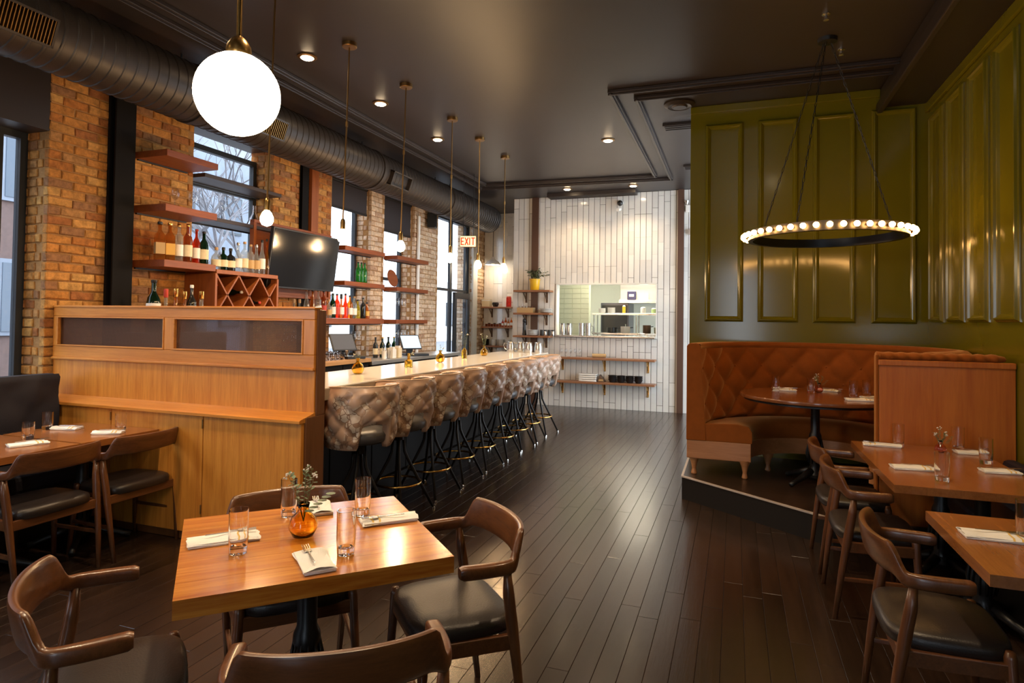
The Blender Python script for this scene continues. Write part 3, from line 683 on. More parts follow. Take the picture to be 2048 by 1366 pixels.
# ---- floating shelves and wine rack
def shelf(name, label, x0, x1, y0, y1, zt, th, mat, cat='shelf', brk=None, group=None):
    e = empty(name, ((x0+x1)/2, (y0+y1)/2, zt-th), 0, label, cat, group); a, c = (x1-x0)/2, (y1-y0)/2
    B().box(-a, a, -c, c, 0, th).build('board', mat, e, bevel=.004)
    B().box(-a, -a+.02, -c+.02, c-.02, -.012, 0).build('wall_cleat', M['blacksteel'], e)
    return e
SX = -4.73
shelf('floating_shelf', 'topmost thick red brown floating shelf on the brick, empty', XL+.005, SX, 4.12, 4.70, 3.025, .06, M['redwood'])
shelf('floating_shelf', 'middle thick red brown floating shelf holding two stemmed glasses', XL+.005, SX, 4.12, 4.70, 2.54, .065, M['redwood'])
shelf('floating_shelf', 'lowest thick red brown floating shelf crowded with whiskey bottles', XL+.005, SX, 4.12, 4.70, 2.045, .065, M['redwood'])
M['darkshelf'] = wood('dark_shelf', (.035, .02, .015), (.055, .032, .024), axis=1, rough=.45)
shelf('window_shelf', 'upper dark shelf crossing the branch view window', -5.32, -5.0, 4.80, 5.92, 2.985, .04, M['darkshelf'])
shelf('window_shelf', 'lower dark shelf crossing the branch view window', -5.32, -5.0, 4.80, 5.92, 2.56, .04, M['darkshelf'])
e = empty('wine_rack', (-4.92, 5.135, 1.56), 0, 'red brown wooden wine rack with crossed dividers under the liquor bottles', 'wine rack')
w2, d2, hh = .43, .195, .44
B().box(-d2, d2+.0, -w2, w2, hh-.035, hh+.005).build('top_board', M['redwoodz'], e, bevel=.003); B().box(-d2, d2, -w2, w2, -.02, 0).build('bottom_board', M['redwoodz'], e, bevel=.003)
for s in (-1, 1): B().box(-d2, d2, s*w2-.014, s*w2+.014, 0, hh-.035).build('side_board', M['redwoodz'], e, bevel=.003)
B().box(-d2, -d2+.012, -w2, w2, 0, hh-.035).build('back_board', M['darkoak'], e)
hh2 = hh-.035
for k in range(-1, 3):
    for s in (1, -1):
        ya, yb = (k*.295-w2, k*.295-w2+.295) if s > 0 else (k*.295-w2+.295, k*.295-w2)
        t0, t1 = 0., 1.
        lo, hi = min(ya, yb), max(ya, yb)
        ts = [(-w2+.014-ya)/(yb-ya), (w2-.014-ya)/(yb-ya)]; t0 = max(0, min(ts)); t1 = min(1, max(ts))
        if t1-t0 > .15: B().bar((.0, ya+(yb-ya)*t0, hh2*t0), (.0, ya+(yb-ya)*t1, hh2*t1), .016, 2*d2-.01, (1, 0, 0)).build('divider', M['redwoodz'], e)
# the bar helper's width runs across d x up; dividers face the room
for o in [c for c in e.children if c.name.startswith('divider')]: fixn(o)
# ---- bottles
ORD = ['first', 'second', 'third', 'fourth', 'fifth', 'sixth', 'seventh', 'eighth', 'ninth', 'tenth']
GLASS = {'clear': liquid_glass('clear_bottle', (.86, .88, .86)), 'whiskey': liquid_glass('whiskey_bottle', (.85, .45, .12)), 'cognac': liquid_glass('cognac_bottle', (.68, .28, .10)), 'green': liquid_glass('green_bottle', (.12, .62, .18)), 'dkgreen': liquid_glass('dark_green_bottle', (.03, .12, .05)),
         'red': liquid_glass('red_bottle', (.85, .14, .06)), 'orange': liquid_glass('orange_bottle', (.95, .42, .08)), 'yellow': liquid_glass('yellow_bottle', (.9, .78, .12)), 'black': plain('black_bottle', (.012, .012, .012), .1), 'blue': liquid_glass('blue_bottle', (.5, .7, .9))}
LAB = {'cream': plain('cream_label', (.72, .62, .42), .7, var=.12, bscale=60), 'white': plain('white_label', (.78, .76, .72), .7, var=.08, bscale=60), 'gold': plain('gold_label', (.65, .38, .08), .5), 'red': plain('red_label', (.5, .05, .03), .6), 'black': plain('black_label', (.02, .02, .02), .6), 'tan': plain('tan_label', (.5, .33, .15), .7)}
PROF = {'tall': [(.92, 0), (1, .02), (1, .60), (.93, .66), (.45, .76), (.33, .80), (.33, .95)],
        'wine': [(.92, 0), (1, .02), (1, .56), (.85, .66), (.42, .76), (.36, .80), (.36, .96)],
        'squat': [(.95, 0), (1, .03), (1, .55), (.9, .64), (.35, .72), (.30, .76), (.30, .9)],
        'long': [(.95, 0), (1, .02), (1, .42), (.75, .55), (.38, .72), (.30, .95)],
        'cone': [(.95, 0), (1, .03), (1, .25), (.62, .55), (.34, .75), (.32, .93)],
        'decanter': [(.8, 0), (1, .08), (1, .34), (.72, .50), (.34, .58), (.30, .80), (.36, .82)]}
def bottle(loc, kind, h, r, glass, cap, lab, label, group, n=14, lz=(.16, .46), rz=0, name='liquor_bottle'):
    e = empty(name, loc, rz, label, 'bottle', group); p = PROF[kind]; R = r if n != 4 else r*1.32
    pr = [(R*a, h*z) for a, z in p]; B().lathe(pr, n).build('glass_body', GLASS[glass], e, SM if n > 4 else False)
    cr = pr[-1][0]*1.08; B().lathe([(cr, p[-1][1]*h-.004), (cr*1.12, p[-1][1]*h), (cr*1.12, h), (cr*.9, h+.004)], 10).build('cap', cap, e, SM)
    if lab: B().lathe([(R*1.012, h*lz[0]), (R*1.014, h*lz[1])], n).build('label_band', LAB[lab], e, SM if n > 4 else False)
    return e
CAP = {'black': M['black'], 'gold': M['gold'], 'cork': plain('cork', (.45, .28, .14), .8), 'red': LAB['red'], 'white': M['white'], 'steel': M['chrome']}
G1 = 'liquor bottles along the lowest floating shelf and wine rack'
rows = [(4.18, .34, .040, 'tall', 'whiskey', 'black', 'tan', 'square amber whiskey bottle with black cap at the left end of the shelf', 4), (4.285, .345, .040, 'tall', 'whiskey', 'gold', 'gold', 'square amber whiskey bottle with gold label, second from left on the shelf', 4), (4.385, .35, .038, 'tall', 'clear', 'gold', 'white', 'round whiskey bottle with white label and gold neck, third on the shelf', 14), (4.485, .365, .041, 'tall', 'cognac', 'gold', 'cream', 'round red brown bottle with cream label and gold neck, fourth on the shelf', 14),
        (4.585, .33, .034, 'wine', 'red', 'red', 'white', 'slim red spirit bottle in front of the window edge on the shelf', 14), (4.675, .32, .043, 'wine', 'dkgreen', 'black', 'cream', 'dark green bottle with cream label at the right end of the floating shelf', 14)]
for y, h, r, k, g, c, l, lab, n in rows: bottle((-4.86, y, 2.046), k, h, r, g, CAP[c], l, lab, G1, n, rz=.3 if n == 4 else 0)
rows = [(4.79, .22, .045, 'squat', 'clear', 'cork', 'cream', 'squat clear tequila bottle with round label, left on the rack'), (4.88, .23, .045, 'squat', 'dkgreen', 'black', 'cream', 'squat dark tequila bottle with round label, second on the rack'), (4.975, .23, .047, 'squat', 'black', 'black', 'cream', 'squat black tequila bottle with round cream label, third on the rack'),
        (5.075, .30, .042, 'cone', 'clear', 'steel', 'white', 'clear conical bottle with steel stopper on the rack'), (5.165, .32, .040, 'tall', 'clear', 'cork', 'cream', 'clear bottle with long neck and cream label on the rack'), (5.25, .30, .040, 'tall', 'clear', 'cork', 'tan', 'clear bottle with tan label and cork top on the rack'), (5.335, .31, .043, 'cone', 'clear', 'steel', 'tan', 'wide clear bottle with brown label near the right of the rack'), (5.42, .37, .036, 'long', 'clear', 'black', 'white', 'tall patterned clear bottle with black stopper near the pendant bulb'), (5.49, .39, .032, 'long', 'orange', 'black', None, 'tall slender orange bottle at the right end of the rack')]
for y, h, r, k, g, c, l, lab in rows: bottle((-4.82, y, 2.006), k, h, r, g, CAP[c], l, lab, G1)
G2 = 'bottles rising behind the left half of the oak partition'
for y, h, r, k, g, c, l, lab in ((3.93, .44, .055, 'wine', 'dkgreen', 'black', 'white', 'large green whisky bottle with white label rising behind the partition'), (4.05, .37, .042, 'decanter', 'clear', 'red', None, 'clear faceted bottle with red neck rising behind the partition'), (4.15, .38, .048, 'decanter', 'whiskey', 'gold', 'cream', 'amber decanter bottle with gold top rising behind the partition'), (4.245, .36, .045, 'decanter', 'whiskey', 'gold', 'tan', 'amber bottle with tan label rising behind the partition'), (4.32, .42, .042, 'tall', 'black', 'white', 'white', 'dark bottle with white cap rising behind the partition'), (4.43, .37, .055, 'decanter', 'clear', 'gold', 'gold', 'round clear decanter with gold stopper beside the wine rack')):
    bottle((-4.62, y, 1.405), k, h, r, g, CAP[c], l, lab, G2, lz=(.3, .56))
shelf('bottle_step', 'dark raised bottle step behind the oak partition', -4.75, -4.48, 3.7, 4.6, 1.405, .375, M['darkshelf'])
G3 = 'wine bottles lying in the rack'
for q_, y, z, g in ((0, 4.82, 1.69, 'dkgreen'), (1, 5.08, 1.60, 'black'), (2, 5.10, 1.80, 'dkgreen'), (3, 5.36, 1.70, 'black'), (4, 5.42, 1.86, 'dkgreen'), (5, 4.78, 1.86, 'black'), (6, 5.34, 1.60, 'black')):
    o = bottle((-5.08, y, z), 'wine', .30, .036, g, CAP['red'] if g == 'black' else CAP['white'], None, 'wine bottle lying in the rack '+('at the left','at the bottom middle','at the upper middle','at the right','in the top right corner','in the top left corner','at the bottom right')[q_], G3, name='wine_bottle'); o.rotation_euler = (0, PI/2, 0)
# ---- shelves in the bright window bays
G5 = 'wooden shelves across the bright windows'
def bay(y0, y1, z, lab, ys=None, th=.06): shelf('bay_shelf', lab, -5.11, -4.86, y0, y1, z, th, M['redwood'], group=G5)
bay(7.0, 8.0, 2.515, 'upper wooden shelf across the window right of the television'); bay(7.0, 8.0, 2.045, 'middle wooden shelf holding green bottles right of the television'); bay(5.95, 8.0, 1.545, 'long wooden shelf crowded with liquor bottles below the television', th=.075)
bay(8.36, 9.38, 2.52, 'upper wooden shelf across the stemware window'); bay(8.36, 9.38, 2.035, 'middle wooden shelf with hanging stemware below it'); bay(8.36, 9.38, 1.535, 'lowest wooden shelf with hanging stemware in the far window')
for y in (7.49, 7.57, 7.65): bottle((-4.98, y, 2.046), 'wine', .29, .036, 'green', CAP['black'], None, {7.49: 'left', 7.57: 'middle', 7.65: 'right'}[y]+' one of three bright green bottles on the window shelf', 'three green bottles')
G4 = 'liquor bottles on the long shelf below the television'
cols = ['clear', 'clear', 'clear', 'whiskey', 'clear', 'cognac', 'clear', 'dkgreen', 'red', 'cognac', 'red', 'orange', 'clear', 'yellow', 'black', 'orange']
kinds = ['decanter', 'decanter', 'long', 'cone', 'tall', 'tall', 'squat', 'wine', 'tall', 'decanter', 'long', 'tall', 'tall', 'long', 'wine', 'cone']
lbs = [None, None, None, None, 'white', 'red', 'tan', 'white', 'red', 'white', None, 'white', 'white', None, None, 'gold']
hs = [.22, .22, .35, .36, .35, .35, .24, .32, .32, .32, .33, .31, .30, .26, .29, .23]
desc = ['small clear decanter at the far left', 'small clear decanter second from left', 'tall clear bottle left of the television corner', 'conical amber bottle left of the pendant', 'clear bottle with white label by the partition end', 'brown bottle with red label by the partition end', 'squat clear bottle with tan label', 'dark green bottle with white label', 'red bottle with red label', 'wide cognac decanter with white label', 'slender bright red bottle', 'orange bottle with white label', 'clear bottle with white label near the right', 'slender yellow bottle', 'slim black bottle near the right end', 'conical orange bottle at the right end']
for y, k, h, g, l, d in zip((6.14, 6.24, 6.37, 6.49, 6.60, 6.71, 6.82, 6.905, 6.995, 7.09, 7.185, 7.29, 7.39, 7.48, 7.61, 7.71), kinds, hs, cols, lbs, desc): bottle((-4.97, y, 1.546), k, h, .040, g, CAP['black' if g != 'clear' else 'cork'], l, d+' on the long liquor shelf', G4)
# ---- television on its wooden board
e = empty('television', (-4.78, 6.07, 2.21), .0, 'flat black television tilted on the wooden board over the back bar', 'television')
e.rotation_euler = (0, .14, -.035)
B().box(-.02, .025, -.575, .575, -.335, .335).build('bezel', M['black'], e, bevel=.006); B().box(.0252, .028, -.56, .56, -.315, .322).build('screen_glass', M['screen'], e)
B().box(-.09, -.02, -.2, .2, -.15, .15).build('wall_bracket', M['blacksteel'], e)
e = empty('tv_board', (XL+.02, 6.18, 1.78), 0, 'reddish wooden backing board framing the television', 'board')
B().box(.06, .085, -.66, .66, .03, .83).build('panel', M['redwood'], e, bevel=.003)
for z in (0, .81): B().box(.05, .11, -.70, .70, z, z+.035).build('rail', M['redwood'], e, bevel=.003)
for s in (-1, 1): B().box(.05, .11, s*.68-.02, s*.68+.02, .035, .81).build('stile', M['redwoodz'], e, bevel=.003)
# ---- stemware
def wineglass(loc, label, group, inv=False, s=1.0):
    e = empty('wine_glass', loc, 0, label, 'glass', group)
    if inv: e.rotation_euler = (PI, 0, 0)
    B().lathe([(.034*s, 0), (.033*s, .003), (.005, .008), (.004, .085*s)], 12).build('stem_and_foot', M['stemware'], e, SM)
    B().lathe([(.004, .085*s), (.028*s, .105*s), (.039*s, .14*s), (.036*s, .19*s), (.03*s, .21*s)], 14).build('bowl', M['stemware'], e, True)
wineglass((-4.86, 4.33, 2.541), 'left stemmed glass on the middle floating shelf', 'glasses on the middle floating shelf', s=.85); wineglass((-4.86, 4.53, 2.541), 'right stemmed glass on the middle floating shelf', 'glasses on the middle floating shelf', s=.85)
wineglass((-5.12, 5.15, 2.561), 'faint glass on the dark window shelf', 'glasses on the dark window shelf')
o = B().lathe([(.09, 0), (.085, .02), (.05, .10), (.022, .16), (.018, .24), (.012, .24), (.016, .16), (.045, .09), (.08, .02)], 18, (-5.12, 5.62, 2.561)).build('glass_funnel', M['tumbler'], None, SM); tag(o, 'clear glass funnel shape standing on the dark window shelf', 'decanter')
RK = M['chrome']
def rack(label, y0, y1, z):
    e = empty('stemware_rack', (-4.98, (y0+y1)/2, z), 0, label, 'rack')
    for x in (-.09, -.03, .03, .09): B().tube([(x, -(y1-y0)/2, -.012), (x, (y1-y0)/2, -.012)], .004, 6).build('rail_wire', RK, e)
    for yy in (-(y1-y0)/2+.03, (y1-y0)/2-.03): B().box(-.11, .11, yy-.006, yy+.006, -.010, .0).build('cross_bar', RK, e)
rack('wire stemware rack under the long liquor shelf', 5.98, 7.95, 1.47); rack('upper wire stemware rack in the far window', 8.42, 9.3, 1.975); rack('lower wire stemware rack in the far window', 8.42, 9.3, 1.475)
for i, y in enumerate((6.02, 6.16, 6.30, 6.60, 6.71, 6.86, 7.3, 7.4, 7.5)): wineglass((-4.98, y, 1.462), ORD[i]+' upside-down stemmed glass from the left under the long liquor shelf', 'stemware hanging under the liquor shelf', True)
for i, y in enumerate((8.58, 8.68, 8.78)): wineglass((-4.98, y, 1.967), ORD[i]+' upside-down stemmed glass on the upper rack of the far window', 'stemware on the upper far rack', True)
for i, y in enumerate((8.58, 8.68, 8.79, 8.9)): wineglass((-4.98, y, 1.467), ORD[i]+' upside-down stemmed glass on the lower rack of the far window', 'stemware on the lower far rack', True)
# ---- things on the back counter
def tumbler(loc, label, group, h=.15, r=.034, liquid=None):
    e = empty('drinking_glass', loc, 0, label, 'glass', group)
    o_ = B().lathe([(r*.86, .0), (r*.9, .004), (r, h*.35), (r, h), (r*.93, h), (r*.92, h*.35), (r*.8, .024), (.0001, .02)], 28); o = o_.build('glass_wall', M['tumbler'], e, SM); fixn(o)
    return e
k = 0
for i in range(7):
    for j in range(2): tumbler((-4.80+.08*j, 6.18+.085*i, 1.031), ORD[i]+' short tumbler from the left in the '+('rear','middle')[j]+' row on the butcher block', 'short tumblers on the back counter', .10, .036)
M['amberliq'] = GLASS['orange']
for i in range(6): tumbler((-4.62, 6.2+.085*i, 1.031), ORD[i]+' short tumbler from the left in the front row on the butcher block', 'front tumblers on the butcher block', .09, .036)
def pos(loc, rz, label, lit):
    e = empty('order_terminal', loc, rz, label, 'terminal')
    s = B().box(-.012, .012, -.17, .17, -.125, .125).build('tablet', M['black'], e, bevel=.006); s.location = (0, 0, .20); s.rotation_euler = (0, -.55, 0)
    q = B().box(.0122, .0142, -.155, .155, -.11, .11).build('display', plain('display_'+('lit' if lit else 'dim'), (.10, .10, .11), .12, emit=(.6, .75, .9), es=.9 if lit else .04), s)
    B().box(-.08, .08, -.12, .12, 0, .02).build('base_plate', M['black'], e, bevel=.005); B().bar((-.03, 0, .02), (-.01, 0, .2), .1, .02).build('support', M['black'], e)
    B().box(.10, .30, -.10, .16, 0, .035).build('receipt_tray', M['black'], e, bevel=.005)
pos((-4.80, 6.90, 1.031), -.45, 'black order terminal with dim screen on the butcher block counter', 0); pos((-4.76, 8.62, .986), -.55, 'order terminal with bright screen on the steel counter', 1)
for i, y in enumerate((7.78, 7.88, 7.97, 8.05, 8.13, 8.21)): bottle((-4.86+.05*(i % 2), y, .986), 'wine', .29, .036, 'dkgreen' if i % 2 else 'black', CAP['gold' if i % 3 else 'black'], 'cream', ['first', 'second', 'third', 'fourth', 'fifth', 'sixth'][i]+' wine bottle from the left in the row beside the bright terminal', 'wine bottles on the steel counter', name='wine_bottle')
for i, (y, h) in enumerate(((7.62, .16), (7.72, .15), (7.84, .13), (8.0, .14))):
    e = empty('bar_caddy', (-4.62, y+.0, .986), 0, ['white cup of straws', 'clear cup of picks', 'paper carton of sugar', 'cream carton of napkins'][i]+' in front of the wine bottles', 'container')
    if i < 2:
        B().lathe([(.03, 0), (.038, h*.7), (.035, h*.7), (.028, .004)], 14).build('cup', M['white'] if i == 0 else M['tumbler'], e, SM)
        for t in range(6): B().tube([(.01*math.cos(t), .01*math.sin(t), .01), (.03*math.cos(t), .03*math.sin(t), h)], .003, 5).build('straw', M['black'] if t % 2 else M['white'], e)
    else: B().box(-.04, .04, -.05, .05, 0, h).build('carton', LAB['cream'] if i == 3 else LAB['white'], e, bevel=.004); B().box(-.03, .03, -.03, .03, h, h+.03).build('contents', M['white'], e)
e = empty('bar_syringe', (-4.62, 6.74, 1.031), 0, 'small pewter jigger stand beside the dim terminal', 'jigger'); B().lathe([(.03, 0), (.012, .05), (.03, .11), (.026, .11), (.01, .05)], 14).build('cup', M['chrome'], e, SM); B().lathe([(.034, 0), (.034, .008)], 14).build('base', M['chrome'], e); e.name = 'jigger'
# round wooden thing leaning by the window
o = B().lathe([(.0001, 0), (.13, 0), (.14, .012), (.13, .024), (.0001, .024)], 24).build('round_tray', M['redwood'], None, SM); fixn(o); o.location = (-5.02, 8.47, 2.175); o.rotation_euler = (0, PI/2-.25, 0); tag(o, 'round brown tray leaning on the shelf beside the narrow brick pier', 'tray')
# ---- pitchers at the far end of the counter
def pitcher(loc, rz, label, h=.20, r=.062, group='steel pitchers'):
    e = empty('steel_pitcher', loc, rz, label, 'pitcher', group)
    B().lathe([(r*.95, 0), (r*1.05, h*.25), (r*1.0, h*.55), (r*.82, h*.85), (r*.9, h), (r*.86, h), (r*.78, h*.85), (r*.9, h*.5), (.0001, .01)], 20).build('vessel', M['chrome'], e, SM)
    B().tube([(r*.8, 0, h*.86), (r*1.7, 0, h*.9), (r*1.9, 0, h*.6), (r*1.5, 0, h*.3), (r*1.0, 0, h*.22)], .006, 8).build('handle', M['chrome'], e, SM)
    B().add([(-r*.7, -.02, h*.82), (-r*.7, .02, h*.82), (-r*.85, .022, h), (-r*1.25, 0, h*1.02), (-r*.85, -.022, h)], [(0, 1, 2, 3), (0, 3, 4), (2, 4, 3)]).build('spout', M['chrome'], e)
for i, (x, y, rz) in enumerate(((-3.20, 8.9, PI), (-3.05, 8.93, PI), (-2.90, 8.86, 2.4), (-2.77, 8.92, 2.2))): pitcher((x, y, 1.071), rz, ['leftmost', 'second', 'third', 'rightmost'][i]+' steel pitcher in the row at the far end of the bar counter', .15, .06)
# ================================================================== BAR STOOLS
def floral():
    m, nt, p = base('floral_vinyl'); tc = N(nt, 'ShaderNodeTexCoord')
    no = N(nt, 'ShaderNodeTexNoise', Scale=9.0, Detail=3.0); L(nt, tc.outputs['Object'], no.inputs['Vector'])
    wv = N(nt, 'ShaderNodeMix', data_type='VECTOR'); wv.inputs[0].default_value = .07; L(nt, tc.outputs['Object'], wv.inputs[4]); L(nt, no.outputs['Color'], wv.inputs[5])
    fl = N(nt, 'ShaderNodeTexVoronoi', Scale=7.0); L(nt, wv.outputs[1], fl.inputs['Vector'])            # flower clusters
    pe = N(nt, 'ShaderNodeTexVoronoi', Scale=27.0, feature='DISTANCE_TO_EDGE'); L(nt, wv.outputs[1], pe.inputs['Vector'])   # petals
    pc = N(nt, 'ShaderNodeTexVoronoi', Scale=27.0); L(nt, wv.outputs[1], pc.inputs['Vector'])
    mk = N(nt, 'ShaderNodeMapRange'); mk.inputs[1].default_value = .42; mk.inputs[2].default_value = .50; mk.inputs[3].default_value = 1; mk.inputs[4].default_value = 0; L(nt, fl.outputs['Distance'], mk.inputs[0])
    sep = N(nt, 'ShaderNodeSeparateColor'); L(nt, pc.outputs['Color'], sep.inputs[0])
    cr = N(nt, 'ShaderNodeValToRGB'); e = cr.color_ramp.elements; cr.color_ramp.interpolation = 'CONSTANT'
    e[0].position = 0; e[0].color = (.60, .47, .35, 1); e[1].position = .35; e[1].color = (.49, .315, .205, 1); k = e.new(.6); k.color = (.66, .55, .44, 1); k = e.new(.85); k.color = (.34, .20, .125, 1)
    L(nt, sep.outputs[0], cr.inputs[0])
    ln = N(nt, 'ShaderNodeMapRange'); ln.inputs[1].default_value = .03; ln.inputs[2].default_value = .07; L(nt, pe.outputs['Distance'], ln.inputs[0])
    pl = N(nt, 'ShaderNodeMix', data_type='RGBA'); pl.inputs[6].default_value = (.25, .145, .095, 1); L(nt, ln.outputs[0], pl.inputs[0]); L(nt, cr.outputs[0], pl.inputs[7])
    mx = N(nt, 'ShaderNodeMix', data_type='RGBA'); mx.inputs[6].default_value = (.52, .335, .23, 1); L(nt, mk.outputs[0], mx.inputs[0]); L(nt, pl.outputs[2], mx.inputs[7])
    L(nt, mx.outputs[2], p.inputs['Base Color']); p.inputs['Roughness'].default_value = .36; p.inputs['Coat Weight'].default_value = .15
    return m
M['floral'] = floral(); M['greyvinyl'] = plain('grey_vinyl', (.075, .070, .070), .38, bump=.05, bscale=80); M['tanpipe'] = plain('tan_piping', (.42, .28, .18), .45)
M['brassring'] = M['gold']
def make_stool():
    e = empty('bar_stool', (0, 0, 0), 0, '', 'bar stool', 'floral bar stools along the counter')
    # back at -Y (away from the counter), sitter faces +Y
    SZ = .735
    B().lathe([(.0001, SZ-.075), (.18, SZ-.075), (.215, SZ-.05), (.225, SZ-.01), (.21, SZ+.012), (.12, SZ+.022), (.0001, SZ+.024)], 28).build('seat_cushion', M['greyvinyl'], e, True)
    nu, nv = 81, 31; out = []; inn = []; half = 2.0
    for i in range(nu):
        u = -1+2*i/(nu-1); a = u*half; co, ci = [], []
        top = SZ+.335-.04*abs(u)**4-(.17 if abs(u) > .86 else 0)*((abs(u)-.86)/.14)
        bot = SZ-.10
        if abs(u) < .20: bot = SZ+.075-.02*(abs(u)/.2)**6
        elif abs(u) < .26: bot = SZ+.055-(abs(u)-.20)/.06*.155
        for j in range(nv):
            w = j/(nv-1); z = bot+(top-bot)*w; lean = (z-SZ)*.16
            r = .238+.0+lean*max(0, math.cos(a*.8))
            # diamond tufting on the outer face
            tu, tz = a*.245/.075, (z-SZ)/.075
            d = abs(math.sin(PI*(tu+tz)/2))*abs(math.sin(PI*(tu-tz)/2))
            edge = min(1, 8*w, 8*(1-w), 12*(1-abs(u)))
            ro = r+.008*edge+.024*edge*d**.4
            co.append((ro*math.sin(a), -ro*math.cos(a)*.98, z)); ci.append(((r-.038)*math.sin(a), -(r-.038)*math.cos(a)*.98, z))
        out.append(co); inn.append(ci)
    fixn(B().grid(out).build('tufted_back', M['floral'], e, True)); fixn(B().grid(inn).build('inner_back', M['greyvinyl'], e, True))
    loop = [out[i][-1] for i in range(nu)]; li = [inn[i][-1] for i in range(nu)]
    B().grid([loop, [((p[0]+q[0])/2, (p[1]+q[1])/2, p[2]+.012) for p, q in zip(loop, li)], li]).build('top_edge', M['floral'], e, True)
    lo = [out[i][0] for i in range(nu)]; l2 = [inn[i][0] for i in range(nu)]
    B().grid([lo, l2]).build('bottom_edge', M['floral'], e, True)
    rim = [inn[0][j] for j in range(nv)]; B().grid([rim, out[0]]).grid([inn[-1], out[-1]]).build('side_edge', M['floral'], e)
    B().tube([Vector(p)+Vector((0, 0, .008)) for p in loop], .005, 6).build('piping', M['tanpipe'], e, True)
    B().lathe([(.0001, SZ-.085), (.11, SZ-.085), (.11, SZ-.07), (.0001, SZ-.07)], 16).build('swivel_plate', M['blacksteel'], e); B().lathe([(.045, SZ-.16), (.045, SZ-.085)], 14).build('swivel_hub', M['blacksteel'], e, SM)
    for k in range(4):
        a = PI/4+k*PI/2; c, s = math.cos(a), math.sin(a)
        B().tube([(.035*c, .035*s, SZ-.10), (.05*c, .05*s, .48), (.075*c, .075*s, .42), (.29*c, .29*s, .012)], [.013, .013, .013, .011], 8).build('leg', M['blacksteel'], e, True)
        B().lathe([(.013, 0), (.013, .012), (.009, .02)], 8, (.291*c, .291*s, 0)).build('foot_glide', M['chrome'], e, SM)
    B().tube([(.185*math.cos(2*PI*k/28), .185*math.sin(2*PI*k/28), .235) for k in range(28)], .009, 8, closed=True).build('foot_ring', M['gold'], e, True)
    return e
st0 = make_stool(); names = ['nearest the oak partition', 'second from the oak partition', 'third from the oak partition', 'fourth from the oak partition', 'fifth from either end of the row', 'fourth from the far end of the row', 'third from the far end of the row', 'second from the far end of the row', 'farthest, by the tile wall']
for i, (y, rz) in enumerate(zip((3.90, 4.46, 5.01, 5.55, 6.12, 6.70, 7.22, 7.74, 8.28), (1.05, 1.4, 1.45, 1.5, 1.5, 1.55, 1.5, 1.6, 1.45))):
    o = st0 if i == 0 else copy_tree(st0)
    o.location = (-2.555, y, 0); o.rotation_euler = (0, 0, rz); o['label'] = 'floral tufted bar stool with brass foot ring, '+names[i]
# ---- amber vases on the counter
def sprig(e, rr, n, h, spread, leafy=8, lw=.012, z0=.0, buds=True):
    st = B(); bud = B(); k = 0
    for i in range(n):
        a = rr.uniform(0, 2*PI); d = Vector((math.cos(a)*spread, math.sin(a)*spread, h*rr.uniform(.75, 1.1)))
        pts = [Vector((0, 0, z0)), Vector((0, 0, z0))+d*.5+Vector((0, 0, h*.08)), Vector((0, 0, z0))+d]
        st.tube(pts, [.0018, .0014, .001], 4)
        for j in range(leafy):
            t = .35+.65*(j+.5)/leafy; p = pts[0]+d*t+Vector((0, 0, h*.08*4*t*(1-t))); b2 = rr.uniform(0, 2*PI); dd = Vector((math.cos(b2), math.sin(b2), rr.uniform(-.1, .8))).normalized()
            s = dd.cross(Vector((0, 0, 1))).normalized(); w = lw*rr.uniform(.6, 1.1); l = w*2.2
            lf = B().add([p, p+dd*l*.5+s*w*.6, p+dd*l*.8+s*w*.4, p+dd*l, p+dd*l*.8-s*w*.4+Vector((0, 0, .002)), p+dd*l*.5-s*w*.6], [(0, 1, 2, 3, 4, 5)]).build('leaf', M['leaf'], e)
        if buds and i % 2 == 0:
            for j in range(6): bud.sphere(pts[2]+Vector((rr.uniform(-1, 1), rr.uniform(-1, 1), rr.uniform(-1.5, .6)))*.012, .004, 6, 4)
    st.build('stems', M['stem'], e)
    if bud.v: o = bud.build('buds', M['bud'], e); o['kind'] = 'stuff'
def vase(loc, label, kind='round', s=1.0, mat='amber', seed=1, group='amber bud vases', stems=3, h=.09, leaf=6):
    e = empty('bud_vase', loc, 0, label, 'vase', group); rr = random.Random(seed)
    pr = {'round': [(.018, 0), (.034, .006), (.046, .03), (.046, .045), (.034, .072), (.016, .086), (.012, .10), (.015, .118)],
          'bottle': [(.034, 0), (.036, .006), (.036, .052), (.03, .062), (.013, .07), (.011, .115), (.014, .12)],
          'tall': [(.028, 0), (.031, .006), (.033, .07), (.026, .09), (.014, .10), (.014, .112)]}[kind]
    pr2 = pr+[(max(.004, r-.0035), max(z, .006)) for r, z in pr[::-1]]+[(.0001, .006)]; fixn(B().lathe([(r*s, z*s) for r, z in pr2], 20).build('glass_vessel', M[mat], e, SM))
    sprig(e, rr, stems, h*s, .035*s, leaf, .011*s, pr[-1][1]*s*.5)
for i, (x, y, k, lab, st_, hh_) in enumerate(((-3.05, 4.61, 'round', 'round amber bud vase nearest the partition on the counter', 2, .10), (-3.03, 5.46, 'bottle', 'square shouldered amber vase, second on the counter', 1, .08), (-3.08, 6.26, 'round', 'round amber bud vase, third on the counter', 2, .11), (-3.14, 7.05, 'tall', 'tall amber vase with leafy sprig, fourth on the counter', 4, .24), (-3.14, 7.69, 'round', 'farthest amber vase with drooping sprig on the counter', 4, .2))):
    vase((x, y, 1.071), lab, k, 1.15, 'amber', 30+i, stems=st_, h=hh_, leaf=5)
